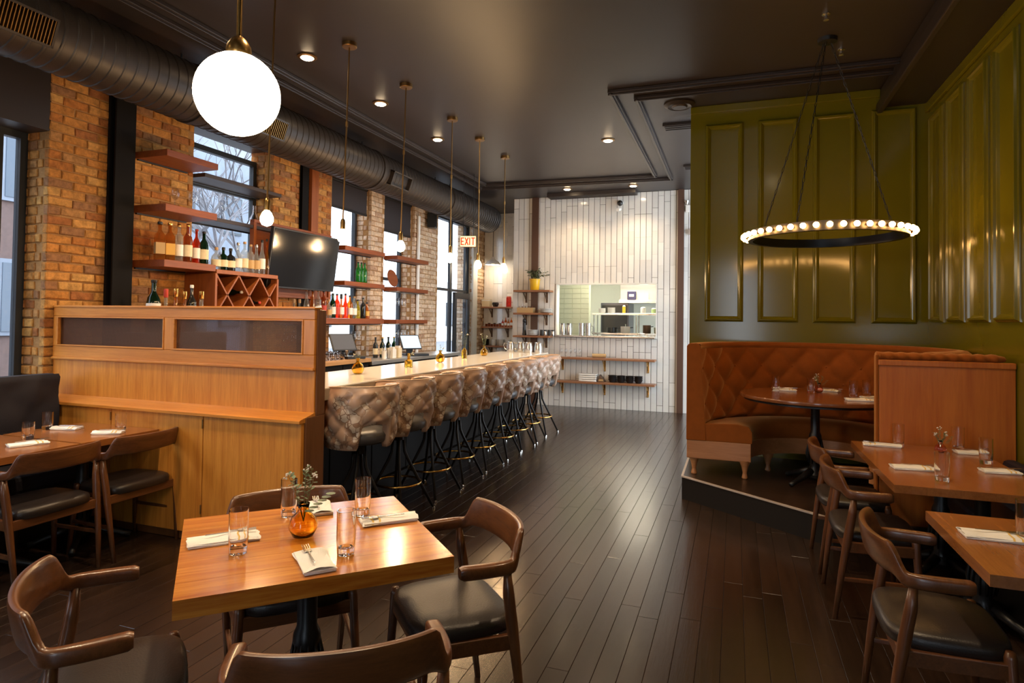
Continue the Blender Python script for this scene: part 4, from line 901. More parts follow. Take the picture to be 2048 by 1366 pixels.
# ================================================================== CHAIRS
def make_chair():
    e = empty('dining_chair', (0, 0, 0), 0, '', 'chair', 'walnut armchairs with curved backs')
    # sitter faces +Y
    nu, nc = 65, 16; P = []
    for i in range(nu):
        u = -1+2*i/(nu-1); au = abs(u)
        if au < .62:
            a = u/.62*(PI/2); x = .268*math.sin(a); y = -.075-.135*math.cos(a)**.85; tx, ty = math.cos(a)*.268, .135*math.sin(a)
        else:
            t = (au-.62)/.38; x = math.copysign(.268-.012*t*t, u); y = -.075+.155*t; tx, ty = 0, math.copysign(1, u)
        l = math.hypot(tx, ty) or 1; nx, ny = ty/l, -tx/l                    # outward normal
        s = max(0, min(1, (.52-au)/.15)); s = s*s*(3-2*s)                       # 1 on the back, 0 on the arms
        zlo = .638+.022*s; zhi = .686+.092*s
        th = .013+.002*s+.009*(1-s)*min(1, max(0, (au-.45)*4)); lean = .18*s
        if au > .985: th *= .8; zlo += .006; zhi -= .006
        ring = []; cz, hz = (zlo+zhi)/2, (zhi-zlo)/2
        for k in range(nc):
            t = 2*PI*k/nc; ct, stt = math.cos(t), math.sin(t); q = .55
            ox_ = math.copysign(abs(ct)**q, ct)*th; oz = math.copysign(abs(stt)**q, stt)*hz
            off = ox_+lean*oz
            ring.append((x+nx*off, y+ny*off, cz+oz))
        P.append(ring+[ring[0]])
    b = B(); n = nc; v = [p for r in P for p in r[:-1]]; f = []
    for i in range(nu-1):
        for k in range(n): f.append((i*n+k, i*n+(k+1) % n, (i+1)*n+(k+1) % n, (i+1)*n+k))
    f += [tuple(range(n)), tuple(range((nu-1)*n, nu*n))]
    fixn(b.add(v, f).build('curved_back_and_arms', M['walnut'], e, .9))
    for s in (-1, 1):
        B().tube([(s*.232, -.185, 0), (s*.245, -.155, .25), (s*.252, -.125, .45), (s*.258, -.108, .56), (s*.262, -.10, .645)], [.0125, .017, .022, .021, .014], 12).build('leg', M['walnutz'], e, True)
        B().tube([(s*.235, .215, 0), (s*.222, .20, .25), (s*.212, .19, .43), (s*.212, .19, .452)], [.0125, .017, .020, .014], 12).build('leg', M['walnutz'], e, True)
        B().bar((s*.245, -.135, .385), (s*.216, .19, .385), .022, .055).build('side_rail', M['walnut'], e, bevel=.004)
        B().bar((s*.242, -.16, .215), (s*.226, .20, .215), .018, .022).build('stretcher', M['walnut'], e, bevel=.004)
    B().bar((-.245, -.135, .385), (.245, -.135, .385), .022, .055).build('rear_rail', M['walnut'], e, bevel=.004); B().bar((-.215, .192, .385), (.215, .192, .385), .022, .055).build('front_rail', M['walnut'], e, bevel=.004)
    # seat pad: rounded trapezoid with a soft crown
    ns = 40; rings = []
    for sc, z in ((.97, .408), (1.0, .415), (1.0, .440), (.975, .455), (.90, .464), (.6, .468), (.02, .466)):
        ring = []
        for k in range(ns):
            t = 2*PI*k/ns; c, s_ = math.cos(t), math.sin(t); q = .5
            x = math.copysign(abs(c)**q, c)*.228; y = math.copysign(abs(s_)**q, s_)*.20
            x *= 1-.03*(y/.2)
            ring.append((x*sc, .025+y*sc, z))
        rings.append(ring)
    v = [p for r in rings for p in r]; f = [tuple(range(ns))[::-1], tuple(range((len(rings)-1)*ns, len(rings)*ns))]
    for i in range(len(rings)-1):
        for k in range(ns): f.append((i*ns+k, i*ns+(k+1) % ns, (i+1)*ns+(k+1) % ns, (i+1)*ns+k))
    fixn(B().add(v, f).build('leather_seat', M['leather'], e, 1.0))
    return e
ch0 = make_chair()
R_ = math.radians
CH = [((-1.02, 2.25), 133.8, 'walnut armchair at the right corner of the nearest table, aisle side'), ((-.985, 1.43), 35.6, 'walnut armchair at the bottom of the picture, its back to the viewer'), ((-1.79, 1.387), -40.8, 'walnut armchair at the bottom left corner, arms reaching to the nearest table'), ((-1.745, 2.185), -134.6, 'walnut armchair tucked behind the nearest table, facing the viewer'),
      ((-3.83, 3.10), 90, 'walnut armchair nearest the oak partition at the left tables'), ((-3.85, 2.55), 90, 'walnut armchair at the left picture edge by the left tables'),
      ((.69, 3.95), -90, 'walnut armchair at the near half of the long right wall table'), ((.69, 4.57), -90, 'walnut armchair at the far half of the long right wall table'), ((.70, 2.80), -92, 'walnut armchair at the right wall table nearest the viewer')]
for i, ((x, y), a, lab) in enumerate(CH):
    o = ch0 if i == 0 else copy_tree(ch0)
    o.location = (x, y, 0); o.rotation_euler = (0, 0, R_(a)); o['label'] = lab
# ================================================================== TABLES
def pedestal(e, h, ornate=True, r=.05):
    pr = [(.055, h), (.06, h-.02), (.035, h-.05), (.036, h*.62), (.048, h*.58), (.05, h*.54), (.038, h*.50), (.042, h*.44), (.06, h*.36), (.055, h*.28), (.04, h*.22), (.052, h*.17), (.07, h*.12), (.06, h*.08)]
    B().lathe([(a, z) for a, z in pr][::-1], 18).build('column', M['castiron'], e, SM)
    for k in range(12):
        t = 2*PI*k/12; c, s = math.cos(t), math.sin(t)
        B().tube([(.045*c, .045*s, h*.56), (.058*c, .058*s, h*.44), (.068*c, .068*s, h*.36), (.056*c, .056*s, h*.25)], [.003, .008, .009, .004], 5).build('fluting', M['castiron'], e, True)
    for k in range(4):
        t = PI/4+k*PI/2; c, s = math.cos(t), math.sin(t)
        B().tube([(.05*c, .05*s, h*.16), (.15*c, .15*s, h*.10), (.25*c, .25*s, .035), (.29*c, .29*s, .02)], [.03, .026, .018, .02], 8).build('foot', M['castiron'], e, True)
    B().box(-.2, .2, -.03, .03, h-.008, h+.002).box(-.03, .03, -.2, .2, h-.008, h+.002).build('top_spider', M['castiron'], e)
def planked(e, w, d, z0, z1, mat, n, along=0, bev=.005):
    for i in range(n):
        if along == 0: B().box(-w/2, w/2, -d/2+d*i/n+.0003, -d/2+d*(i+1)/n-.0003, z0, z1).build('top_plank', mat, e)
        else: B().box(-w/2+w*i/n+.0003, -w/2+w*(i+1)/n-.0003, -d/2, d/2, z0, z1).build('top_plank', mat, e)
T1 = empty('square_table', (-1.463, 1.917, 0), R_(45.3), 'square honey wooden table in the foreground set for four', 'table')
planked(T1, .838, .785, .695, .75, M['tabletop'], 6); pedestal(T1, .695)
def rtable(label, x0, x1, y0, y1, feet=((0, 0),), n=5):
    e = empty('rectangular_table', ((x0+x1)/2, (y0+y1)/2, 0), 0, label, 'table'); planked(e, x1-x0, y1-y0, .71, .75, M['tabledark'], n, 1)
    for fx, fy in feet:
        p = empty('pedestal', (fx, fy, 0)); p.parent = e; pedestal(p, .71)
M['tabledark'] = wood('brown_tabletop_b', (.24, .078, .018), (.37, .14, .036), axis=1, rough=.24, coat=.4, scale=.9)
rtable('long brown wooden table before the booth panel on the right', .757, 1.47, 3.62, 4.865, ((.1, -.35), (.1, .35)))
rtable('brown wooden table at the right picture edge, nearest the viewer', .78, 1.49, 2.44, 3.165)
rtable('brown wooden table beside the oak partition at the left', -4.55, -3.81, 2.765, 3.315); rtable('brown wooden table at the left picture edge before the dark bench', -4.55, -3.81, 2.14, 2.745)
# ================================================================== TABLE SETTINGS
def napkin(loc, rz, label, w=.095, l=.20, fork=False, roll=True, stripe=True, knife=True):
    e = empty('folded_napkin', loc, rz, label, 'napkin', 'folded white napkins'); a, c = l/2, w/2
    Pn = []
    for i in range(15):
        row = []
        for j in range(9):
            x, y = -a+l*i/14, -c+w*j/8
            z = .018+.004*math.sin(9*x/l+2*y/w)*(.5+.5*math.cos(3*y/w))-.010*abs(2*j/8-1)**3
            row.append((x+.003*math.sin(14*j/8), y*(1-.05*math.sin(5*i/14)), max(.003, z)))
        Pn.append(row)
    top = B().grid(Pn); o = top.build('cloth_top', M['napkin'], e, True); fixn(o)
    B().box(-a+.004, a-.002, -c+.002, c-.004, .0, .008).build('lower_fold', M['napkin'], e, bevel=.003); B().box(-a, a-.006, -c+.005, c-.001, .008, .0135).build('middle_fold', M['napkin'], e, bevel=.002)
    if stripe:
        for k in (.10, .16):
            i0 = a-l*k*2; S = []
            for dx in (0, .007):
                xx = a-l*k*2+dx; i = (xx+a)/l*14; ii = int(i); fr = i-ii
                S.append([tuple(Vector(Pn[ii][j])*(1-fr)+Vector(Pn[ii+1][j])*fr+Vector((0, 0, .0012))) for j in range(9)])
            fixn(B().grid(S).build('stripe', M['stripe'], e, True))
    if fork or knife:
        f = empty('fork', (loc[0], loc[1], loc[2]+.0245), rz, 'steel fork resting on the '+label.split(' napkin')[0]+' napkin'+label.split(' napkin')[1], 'fork', 'forks on the napkins')
        if len(f['label'].split()) > 16: f['label'] = ' '.join(f['label'].split()[:16])
        yy = .012
        B().bar((-.06, yy, 0), (.045, yy, .001), .007, .0025).build('handle', M['chrome'], f, bevel=.001); B().box(.045, .068, yy-.012, yy+.012, -.001, .0015).build('neck', M['chrome'], f, bevel=.002)
        for k in range(4): B().bar((.066, yy-.0105+.007*k, .0005), (.108, yy-.0105+.007*k, .003), .0035, .002).build('tine', M['chrome'], f)
    return e
Z = .7505
G = 'tall clear glasses on the nearest table'
for (x, y), lab in (((-1.579, 1.694), 'tall clear glass at the left of the nearest table'), ((-1.239, 1.821), 'tall clear glass at the near right of the nearest table'), ((-1.422, 2.203), 'tall clear glass at the far right of the nearest table'), ((-1.688, 2.08), 'tall clear glass behind the amber vase on the nearest table')): tumbler((x, y, Z), lab, G, .148, .0315)
def vase_big(loc, label, mat, seed, s=1.0, lean=0):
    e = empty('flower_vase', loc, 0, label, 'vase'); rr = random.Random(seed)
    B().lathe([(r*s, z*s) for r, z in [(.020, 0), (.040, .006), (.054, .035), (.0545, .052), (.044, .080), (.024, .098), (.019, .112), (.024, .132), (.022, .132), (.017, .112), (.022, .096), (.041, .08), (.051, .05), (.05, .035), (.036, .01), (.0001, .008)]], 24).build('glass_vessel', M[mat], e, True); fixn(e.children[0])
    sprig(e, rr, 6, .185*s, .06*s, 11, .0125*s, .06*s)
    for k in range(6):      # larger round leaves on one side
        a = rr.uniform(-.6, .9); p = Vector((.05+.012*k, .01*(k-3), .115+.012*k))*s; w = .019*s
        B().lathe([(.0001, 0), (w, .001), (.0001, .002)], 8, tuple(p)).build('round_leaf', M['leaf'], e)
    return e
vase_big((-1.478, 1.903, Z), 'round amber glass vase with sage sprigs on the nearest table', 'amber', 5, .93)
napkin((-1.71, 1.765, Z), R_(47), 'white striped napkin at the left of the nearest table', .10, .235)
napkin((-1.285, 1.715, Z), R_(138), 'white folded napkin with fork at the front of the nearest table', .105, .20, True, stripe=False)
napkin((-1.285, 2.175, Z), R_(225), 'white striped napkin at the right edge of the nearest table', .095, .22)
napkin((-1.625, 2.20, Z), R_(132), 'white napkin behind the vase on the nearest table', .09, .19, stripe=False)
G = 'clear glasses on the long right table'
for (x, y), lab in (((1.02, 4.76), 'clear glass at the far left of the long right table'), ((1.01, 3.80), 'clear glass at the near edge of the long right table'), ((1.38, 4.37), 'clear glass at the bench side of the long right table'), ((1.36, 4.78), 'clear glass at the far bench corner of the long right table')): tumbler((x, y, Z), lab, G, .15, .034)
vase_big((1.22, 4.62, Z), 'small pink glass vase with sage sprig on the long right table', 'pinkglass', 8, .6)
napkin((.92, 4.74, Z), R_(175), 'white striped napkin at the far left of the long right table', .10, .22); napkin((.94, 4.05, Z), R_(5), 'white striped napkin at the near left of the long right table', .10, .22)
napkin((1.40, 4.68, Z), R_(5), 'white napkin at the far bench side of the long right table', .09, .18); napkin((1.37, 4.14, Z), R_(5), 'white striped napkin at the near bench side of the long right table', .09, .18)
tumbler((1.035, 2.87, Z), 'clear glass at the right picture edge on the nearest wall table', 'glass on the nearest wall table', .15, .036); napkin((.93, 2.86, Z), R_(0), 'white striped napkin on the nearest right wall table', .11, .22)
G = 'clear glasses on the left tables'
tumbler((-4.236, 2.72, Z), 'clear glass at the near left table seam', G, .11, .034); tumbler((-4.48, 3.0, Z), 'clear glass beside the dark bench on the left table', G, .12, .034); tumbler((-4.0, 3.17, Z), 'clear glass before the oak partition on the left table', G, .12, .034)
napkin((-4.05, 2.60, Z), R_(70), 'white napkin on the left table at the picture edge', .10, .20); napkin((-4.37, 3.06, Z), R_(20), 'white napkin by the bench on the left table', .10, .18); napkin((-3.97, 3.06, Z), R_(30), 'white napkin by the oak partition on the left table', .10, .18)
# ================================================================== BENCHES
def tuft(u, v): return abs(math.sin(PI*(u+v)/2))*abs(math.sin(PI*(u-v)/2))
e = empty('bench_seat', (-4.82, 1.35, 0), 0, 'dark navy tufted bench below the near left window', 'bench'); c = 1.95
Pb = [[(-.03+.02+.022*tuft(-c+2*c*i/90, z)**.5 if 0 else .0+.022*tuft((-c+2*c*i/90)/.16, (.48+.62*j/26)/.16)**.5-(.02 if j in (0, 26) else 0), -c+2*c*i/90, .48+.62*j/26) for j in range(27)] for i in range(91)]
o = B().grid(Pb).build('tufted_back', M['navy'], e, True); fixn(o)
B().box(-.12, -.008, -c, c, .0, 1.10).build('back_frame', M['navy'], e, bevel=.02); B().box(-.02, .42, -c, c, .36, .48).build('seat_cushion', M['navy'], e, bevel=.03); B().box(-.02, .38, -c, c, .0, .36).build('seat_base', M['blacksteel'], e)
e = empty('end_cap', (-4.95, 3.316, 0), 0, 'small wooden bench end cap against the oak partition', 'bench end'); B().box(-.11, .09, -.012, .012, 0, 1.03).build('panel', M['darkoak'], e, bevel=.004); B().box(-.12, .10, -.02, .014, 1.03, 1.05).build('cap_rail', M['oakx'], e, bevel=.004)
M['navyblue'] = plain('navy_blue_vinyl', (.010, .016, .032), .45)
e = empty('blue_bench', (1.50, 3.1, 0), 0, 'dark blue upholstered bench along the right wall', 'bench'); c = 1.78
B().box(-.18, .2, -c, c, .34, .46).build('seat_cushion', M['navyblue'], e, bevel=.03); B().box(.12, .21, -c, c, .46, .70).build('back_cushion', M['navyblue'], e, bevel=.03); B().box(-.14, .2, -c, c, 0, .34).build('base', M['blacksteel'], e)
# ================================================================== ROUND BOOTH
M['velvet'] = plain('rust_velvet', (.25, .066, .008), .85, spec=.2, var=.18, bscale=14)
p = M['velvet'].node_tree.nodes['Principled BSDF']; p.inputs['Sheen Weight'].default_value = .6; p.inputs['Sheen Tint'].default_value = (1, .55, .2, 1); p.inputs['Sheen Roughness'].default_value = .4
PH = .20
poly = [(-.435, 5.72), (.65, 4.875), (XR-.004, 4.875), (XR-.004, 6.845), (-.435, 6.845)]
e = empty('booth_platform', (0, 0, 0), 0, 'dark raised platform with a light nosing under the round booth', 'platform')
M['platfloor'] = wood('platform_floor', (.022, .013, .009), (.04, .024, .016), axis=0, rough=.3)
B().prism(poly, 0, PH-.02).build('riser', M['blacksteel'], e); B().prism([(x*1.0, y) for x, y in poly], PH-.02, PH).build('deck', M['platfloor'], e)
M['nosing'] = plain('aluminium_nosing', (.55, .48, .44), .4, metal=.2)
B().bar((poly[0][0], poly[0][1], PH-.004), (poly[1][0], poly[1][1], PH-.004), .02, .012).build('nosing', M['nosing'], e); B().bar((poly[0][0]+.004, poly[0][1], PH-.004), (poly[4][0]+.004, poly[4][1], PH-.004), .02, .012).build('nosing', M['nosing'], e)
BX, BY = .645, 5.79; RO, RB, RI = 1.045, .90, .50     # outer shell, back cushion face, seat front edge
A0, A1 = PI, -math.radians(51)
def ang(t): return A0+(A1-A0)*t
e = empty('round_booth', (BX, BY, PH), 0, 'rust velvet tufted round booth with wooden base in the corner', 'booth')
ZT = 1.365-PH; ZS = .46
# straight run at the left end then the arc: path gives (centre offset) points
nA = 150
def ringpt(t, r): a = ang(t); return (r*math.cos(a), r*math.sin(a))
G_ = []
for i in range(nA+1):
    t = i/nA; row = []; s = (A0-ang(t))*RB
    for j in range(33):
        w = j/32; z = ZS-.03+(ZT-.05-ZS+.03)*w; r = RB+.05*w
        u, v = s/.145, (z-ZS)/.16
        d = tuft(u, v); edge = min(1, 10*t, 10*(1-t))
        r -= .055*edge*d**.42 if z > ZS else 0
        x, y = ringpt(t, r); row.append((x, y, z))
    G_.append(row)
fixn(B().grid(G_).build('tufted_back', M['velvet'], e, True))
roll = B(); pr = []
sec = [(RB+.045, ZT-.055), (RB+.03, ZT-.03), (RB+.035, ZT-.005), (RB+.07, ZT+.005), (RO-.02, ZT), (RO+.003, ZT-.02), (RO+.003, ZT-.07)]
roll.grid([[(*ringpt(i/nA, r), z) for r, z in sec] for i in range(nA+1)]); fixn(roll.build('top_roll', M['velvet'], e, True))
sh = B().grid([[(*ringpt(i/60, RO), z) for z in (.16, ZT-.06)] for i in range(61)]); fixn(sh.build('outer_shell', M['velvet'], e, True))
# buttons
bt = B()
for i in range(1, int((A0-A1)*RB/.145)+1):
    for j in range(0, 6):
        if (i+j) % 2: continue
        s = i*.145; t = s/((A0-A1)*RB); z = ZS+j*.16
        if not 0.02 < t < .98 or z > ZT-.08 or z < ZS+.02: continue
        r = RB+.05*(z-ZS)/(ZT-ZS)-.004; x, y = ringpt(t, r); bt.sphere((x, y, z), .011, 8, 6)
o = bt.build('buttons', M['velvet'], e, True); o['kind'] = 'stuff'
# seat cushion
sec = [(RI+.03, ZS-.16), (RI+.005, ZS-.14), (RI, ZS-.05), (RI+.03, ZS-.005), (RI+.12, ZS+.012), (RI+.28, ZS+.005), (RB+.02, ZS-.02), (RB+.02, ZS-.16)]
st = B().grid([[(*ringpt(i/80, r), z) for r, z in sec] for i in range(81)]); fixn(st.build('seat_cushion', M['velvet'], e, True))
# base apron with feet
sec = [(RI+.03, .16), (RI+.03, ZS-.15), (RO-.03, ZS-.15), (RO-.03, .16), (RI+.03, .16)]
fixn(B().grid([[(*ringpt(i/80, r), z) for r, z in sec] for i in range(81)]).build('wooden_apron', M['boothbase'], e, .6))
# end panels: flat upholstered ends and wooden apron ends
def endcap(t, nm):
    a = ang(t); ca, sa = math.cos(a), math.sin(a); tx, ty = (-sa, ca) if t < .5 else (sa, -ca)
    def pl(lst, off, mat, name, th):
        b = B(); q = [(r*ca+tx*off, r*sa+ty*off, z) for r, z in lst]; q2 = [(r*ca+tx*(off+th), r*sa+ty*(off+th), z) for r, z in lst]; n = len(q)
        b.add(q+q2, [tuple(range(n)), tuple(range(n, 2*n))]+[(i, (i+1) % n, n+(i+1) % n, n+i) for i in range(n)]); fixn(b.build(name, mat, e, bevel=.006))
    pl([(RB-.02, ZS-.15), (RO+.004, ZS-.15), (RO+.004, ZT-.02), (RO-.02, ZT+.002), (RB+.05, ZT+.002), (RB+.03, ZT-.03)], -.01, M['velvet'], 'back_end_panel', .03)
    pl([(RI, ZS-.15), (RB, ZS-.15), (RB, ZS-.0), (RI+.14, ZS+.012), (RI+.03, ZS-.005), (RI, ZS-.05)], -.01, M['velvet'], 'seat_end_panel', .022)
    pl([(RI+.01, .15), (RO, .15), (RO, ZS-.15), (RI+.01, ZS-.15)], -.01, M['boothbase'], 'apron_end_panel', .022)
endcap(0, 'left'); endcap(1, 'right')
for t, r in ((.012, RI+.06), (.012, RO-.06), (.22, RI+.06), (.45, RI+.06), (.68, RI+.06), (.98, RI+.06), (.98, RO-.08)):
    x, y = ringpt(t, r); B().lathe([(.020, 0), (.026, .01), (.020, .035), (.017, .05), (.030, .11), (.046, .145), (.05, .162)], 14, (x, y, 0)).build('turned_foot', M['boothbase'], e, SM)
# wooden back panel facing the room on the right
e = empty('booth_back_panel', (0, 4.915, PH), 0, 'reddish wooden panel closing the right back of the booth', 'panel')
x0, x1 = .935, XR-.006
B().box(x0, x1, -.018, .02, 0, 1.10).build('board', M['boothwood'], e, bevel=.004); B().box(x0-.006, x1, -.030, .03, 1.075, 1.115).build('top_rail', M['boothwood'], e, bevel=.006); B().box(x0-.02, x0, -.02, .05, 0, 1.15).build('velvet_edge', M['velvet'], e, bevel=.012)
# fat velvet roll seen above the panel
rl = B(); n = 60; pts = []
for i in range(n+1):
    x = x0+(x1-.03-x0)*i/n; pts.append((x, .055, 1.135))
v = []; f = []; m = 14
for i, (x, y, z) in enumerate(pts):
    k = 1+.10*math.cos(2*PI*i/6.0); k *= (1 if i < n-6 else max(.12, math.sqrt(max(0, 1-((i-n+6)/6)**2))))
    v += [(x, y+.075*k*math.cos(2*PI*q/m), z+.030*k*math.sin(2*PI*q/m)) for q in range(m)]
for i in range(n):
    for q in range(m): f.append((i*m+q, i*m+(q+1) % m, (i+1)*m+(q+1) % m, (i+1)*m+q))
f += [tuple(range(m)), tuple(range(n*m, (n+1)*m))]
fixn(rl.add(v, f).build('velvet_top_roll', M['velvet'], e, True))
# round table
e = empty('round_table', (.645, 5.87, PH), 0, 'round red brown pedestal table inside the velvet booth', 'table'); M['roundtop'] = wood('round_tabletop', (.17, .055, .018), (.26, .092, .03), axis=0, rough=.2, coat=.5, scale=.8)
B().lathe([(.0001, .712), (.56, .712), (.60, .722), (.605, .735), (.60, .75), (.0001, .75)], 56).build('table_top', M['roundtop'], e, SM)
B().lathe([(.57, .700), (.57, .712), (.0001, .712)], 40).build('under_rim', M['castiron'], e, SM)
pd = empty('pedestal', (0, 0, 0)); pd.parent = e; pedestal(pd, .71)
ZR = PH+.7505; G = 'clear glasses on the round booth table'
for (x, y), lab in (((.345, 6.05), 'clear glass at the left of the round booth table'), ((.623, 5.98), 'clear glass at the middle of the round booth table'), ((.93, 5.86), 'clear glass at the right of the round booth table'), ((1.05, 5.98), 'clear glass at the far right of the round booth table')): tumbler((x, y, ZR), lab, G, .135, .032)
napkin((.42, 6.13, ZR), R_(0), 'white napkin at the left of the round booth table', .10, .20); napkin((.80, 6.26, ZR), R_(-30), 'white napkin behind the flowers on the round booth table', .09, .18)
napkin((.93, 5.59, ZR), R_(5), 'white napkin at the front right of the round booth table', .10, .20); napkin((1.06, 5.78, ZR), R_(12), 'white napkin at the far right of the round booth table', .09, .18)
vase_big((.70, 6.10, ZR), 'small pink vase with white flower sprig on the round booth table', 'pinkglass', 9, .62)
# ================================================================== TILE WALL SHELVES
M['shelfwood'] = wood('open_shelf_wood', (.22, .09, .04), (.34, .15, .07), axis=0, rough=.4)
def tshelf(label, x0, x1, z, bx, brkmat, yb=YB, d=.26, th=.035, style='L'):
    e = empty('open_shelf', ((x0+x1)/2, yb-.008, z-th), 0, label, 'shelf'); a = (x1-x0)/2
    B().box(-a, a, -d, -.0, 0, th).build('board', M['shelfwood'], e, bevel=.004)
    for x in bx:
        b = B(); x -= (x0+x1)/2
        if style == 'L': b.box(x-.018, x+.018, -d+.06, -.0, -.012, 0).box(x-.018, x+.018, -.012, 0, -.19, 0).bar((x, -d+.09, -.012), (x, -.012, -.15), .03, .01, (1, 0, 0))
        else:
            b.box(x-.015, x+.015, -.01, 0, -.21, 0); b.tube([(x, -.01, -.20), (x, -.05, -.17), (x, -.10, -.08), (x, -.19, -.015), (x, -.2, -.006)], .009, 8)
        b.build('bracket', brkmat, e)
M['bronze'] = plain('bronze_bracket', (.13, .08, .05), .45, metal=.6)
for z, lab in ((2.105, 'upper wooden shelf on the tile wall holding the yellow plant pot'), (1.69, 'middle wooden shelf on the tile wall holding the wooden box'), (1.275, 'lower wooden shelf on the tile wall holding plates and pepper mill')): tshelf(lab, -3.84, -3.15, z, (-3.67, -3.27), M['bronze'])
tshelf('long upper wooden shelf under the kitchen pass', -3.10, -1.28, .905, (-2.95, -2.18, -1.42), M['gold'], style='S'); tshelf('long lower wooden shelf under the kitchen pass', -3.10, -1.28, .485, (-2.95, -2.18, -1.42), M['gold'], style='S')
Y0 = YB-.14
e = empty('potted_plant', (-3.47, Y0, 2.106), 0, 'leafy plant in a bright yellow pot on the tile wall shelf', 'plant'); rr = random.Random(3)
M['yellowpot'] = plain('yellow_glaze', (.80, .48, .02), .3); M['darkleaf'] = plain('dark_leaf', (.045, .075, .04), .5, var=.3, bscale=30)
B().lathe([(.075, 0), (.08, .005), (.098, .185), (.104, .19), (.104, .205), (.094, .205), (.088, .19), (.0001, .18)], 24).build('pot', M['yellowpot'], e, SM); B().lathe([(.088, .186), (.0001, .19)], 16).build('soil', M['barfront'], e)
stm = B()
for k in range(17):
    a = rr.uniform(0, 2*PI); sp = rr.uniform(.06, .28); d = Vector((math.cos(a)*sp, math.sin(a)*sp*.5, rr.uniform(.10, .26)-sp*.2)); p0 = Vector((0, 0, .18)); pts = [p0, p0+d*.55+Vector((0, 0, .05)), p0+d]
    stm.tube(pts, .004, 5)
    for j in range(6):
        t = .3+.14*j; c0 = p0+d*t+Vector((0, 0, .05*4*t*(1-t))); b2 = rr.uniform(0, 2*PI); dd = Vector((math.cos(b2), math.sin(b2)*.8, rr.uniform(-.5, .4))).normalized(); s_ = dd.cross(Vector((0, 0, 1))).normalized(); l = rr.uniform(.06, .095); w = l*.26
        B().add([c0, c0+dd*l*.4+s_*w, c0+dd*l, c0+dd*l*.4-s_*w, c0+dd*l*.45+Vector((0, 0, .006))], [(0, 1, 4), (1, 2, 4), (2, 3, 4), (3, 0, 4)]).build('leaf', M['darkleaf'], e)
stm.build('stems', M['stem'], e)
e = empty('wooden_box', (-3.63, Y0, 1.691), 0, 'light wooden box of cutlery on the middle tile wall shelf', 'box')
for a in ((-.155, .155, -.07, -.062, 0, .095), (-.155, .155, .062, .07, 0, .095), (-.155, -.147, -.062, .062, 0, .095), (.147, .155, -.062, .062, 0, .095), (-.147, .147, -.062, .062, 0, .008)): B().box(*a).build('side_board', LAB['tan'], e)
for k in range(9): B().tube([(-.13+.03*k, .01*((k*7) % 5-2), .01), (-.13+.03*k, .01*((k*3) % 5-2), .12)], .006, 6).build('handle', M['chrome'] if k % 2 else M['redwood'], e)
def plates(loc, n, r, label, mat=None, up=True):
    for k in range(n):
        o = B().lathe([(.0001, .002), (r*.55, .002), (r*.62, .0), (r, .014), (r, .017), (r*.6, .006), (.0001, .006)], 24).build('plate', mat or M['white'], None, SM); o.location = (loc[0], loc[1], loc[2]+.0125*k); tag(o, ['bottom', 'second', 'third', 'fourth', 'fifth', 'sixth', 'seventh', 'eighth'][k]+' '+label, 'plate', label)
plates((-3.25, Y0, 1.691), 6, .12, 'white plate in the stack on the middle tile wall shelf'); plates((-3.50, Y0, 1.276), 8, .105, 'white plate in the stack on the lower tile wall shelf')
e = empty('pepper_mill', (-3.66, Y0, 1.276), 0, 'tall black pepper mill on the lower tile wall shelf', 'pepper mill'); B().lathe([(.036, 0), (.038, .02), (.030, .06), (.026, .12), (.022, .17), (.03, .21), (.024, .235)], 16).build('body', M['black'], e, SM); B().lathe([(.02, .235), (.033, .25), (.034, .275), (.024, .30), (.01, .305), (.01, .315), (.0001, .318)], 16).build('head', M['black'], e, SM)
for i in range(4):
    x = -3.30+.055*(i % 2)+.07*(i//2); e = empty('spice_jar', (-3.325+.07*i, Y0, 1.276), 0, ['first', 'second', 'third', 'fourth'][i]+' dark lidded jar beside the plates on the lower tile wall shelf', 'jar', 'jars beside the plates'); B().lathe([(.028, 0), (.03, .004), (.03, .085), (.026, .09)], 14).build('jar_body', M['chrome'] if i % 2 else M['black'], e, SM); B().lathe([(.031, .088), (.031, .108), (.0001, .108)], 14).build('lid', M['black'], e, SM)
Y1 = YB-.13
e = empty('paper_roll', (-2.26, Y1, .945), .1, 'brown paper parcel lying on the long upper shelf', 'parcel'); B().tube([(-.12, 0, .0), (.12, 0, .0)], .034, 14).build('paper', LAB['tan'], e, SM); B().tube([(-.125, 0, 0), (.125, 0, 0)], .012, 8).build('core', M['bronze'], e)
for i in range(5): wineglass((-2.95+.085*i, Y1, .906), ORD[i]+' clear glass from the left on the long upper shelf', 'clear glasses on the long upper shelf', s=.7)
e = empty('towel_stack', (-2.45, Y1, .486), 0, 'stack of white egg cartons on the long lower shelf', 'cartons')
for k in range(4): B().box(-.16, .16, -.09, .09, .035*k, .035*k+.03).build('carton', M['white'], e, bevel=.012)
e.name = 'egg_cartons'
e = empty('brown_basket', (-2.21, Y1, .486), 0, 'small brown wedge shaped box beside the cartons on the lower shelf', 'box'); B().add([(-.06, -.08, 0), (.06, -.08, 0), (.06, .08, 0), (-.06, .08, 0), (-.03, -.06, .13), (.03, -.06, .06), (.03, .06, .06), (-.03, .06, .13)], [(0, 3, 2, 1), (4, 5, 6, 7), (0, 1, 5, 4), (1, 2, 6, 5), (2, 3, 7, 6), (3, 0, 4, 7)]).build('shell', M['bronze'], e, bevel=.006); B().box(-.04, .04, -.082, -.079, .02, .05).build('tag', LAB['tan'], e)
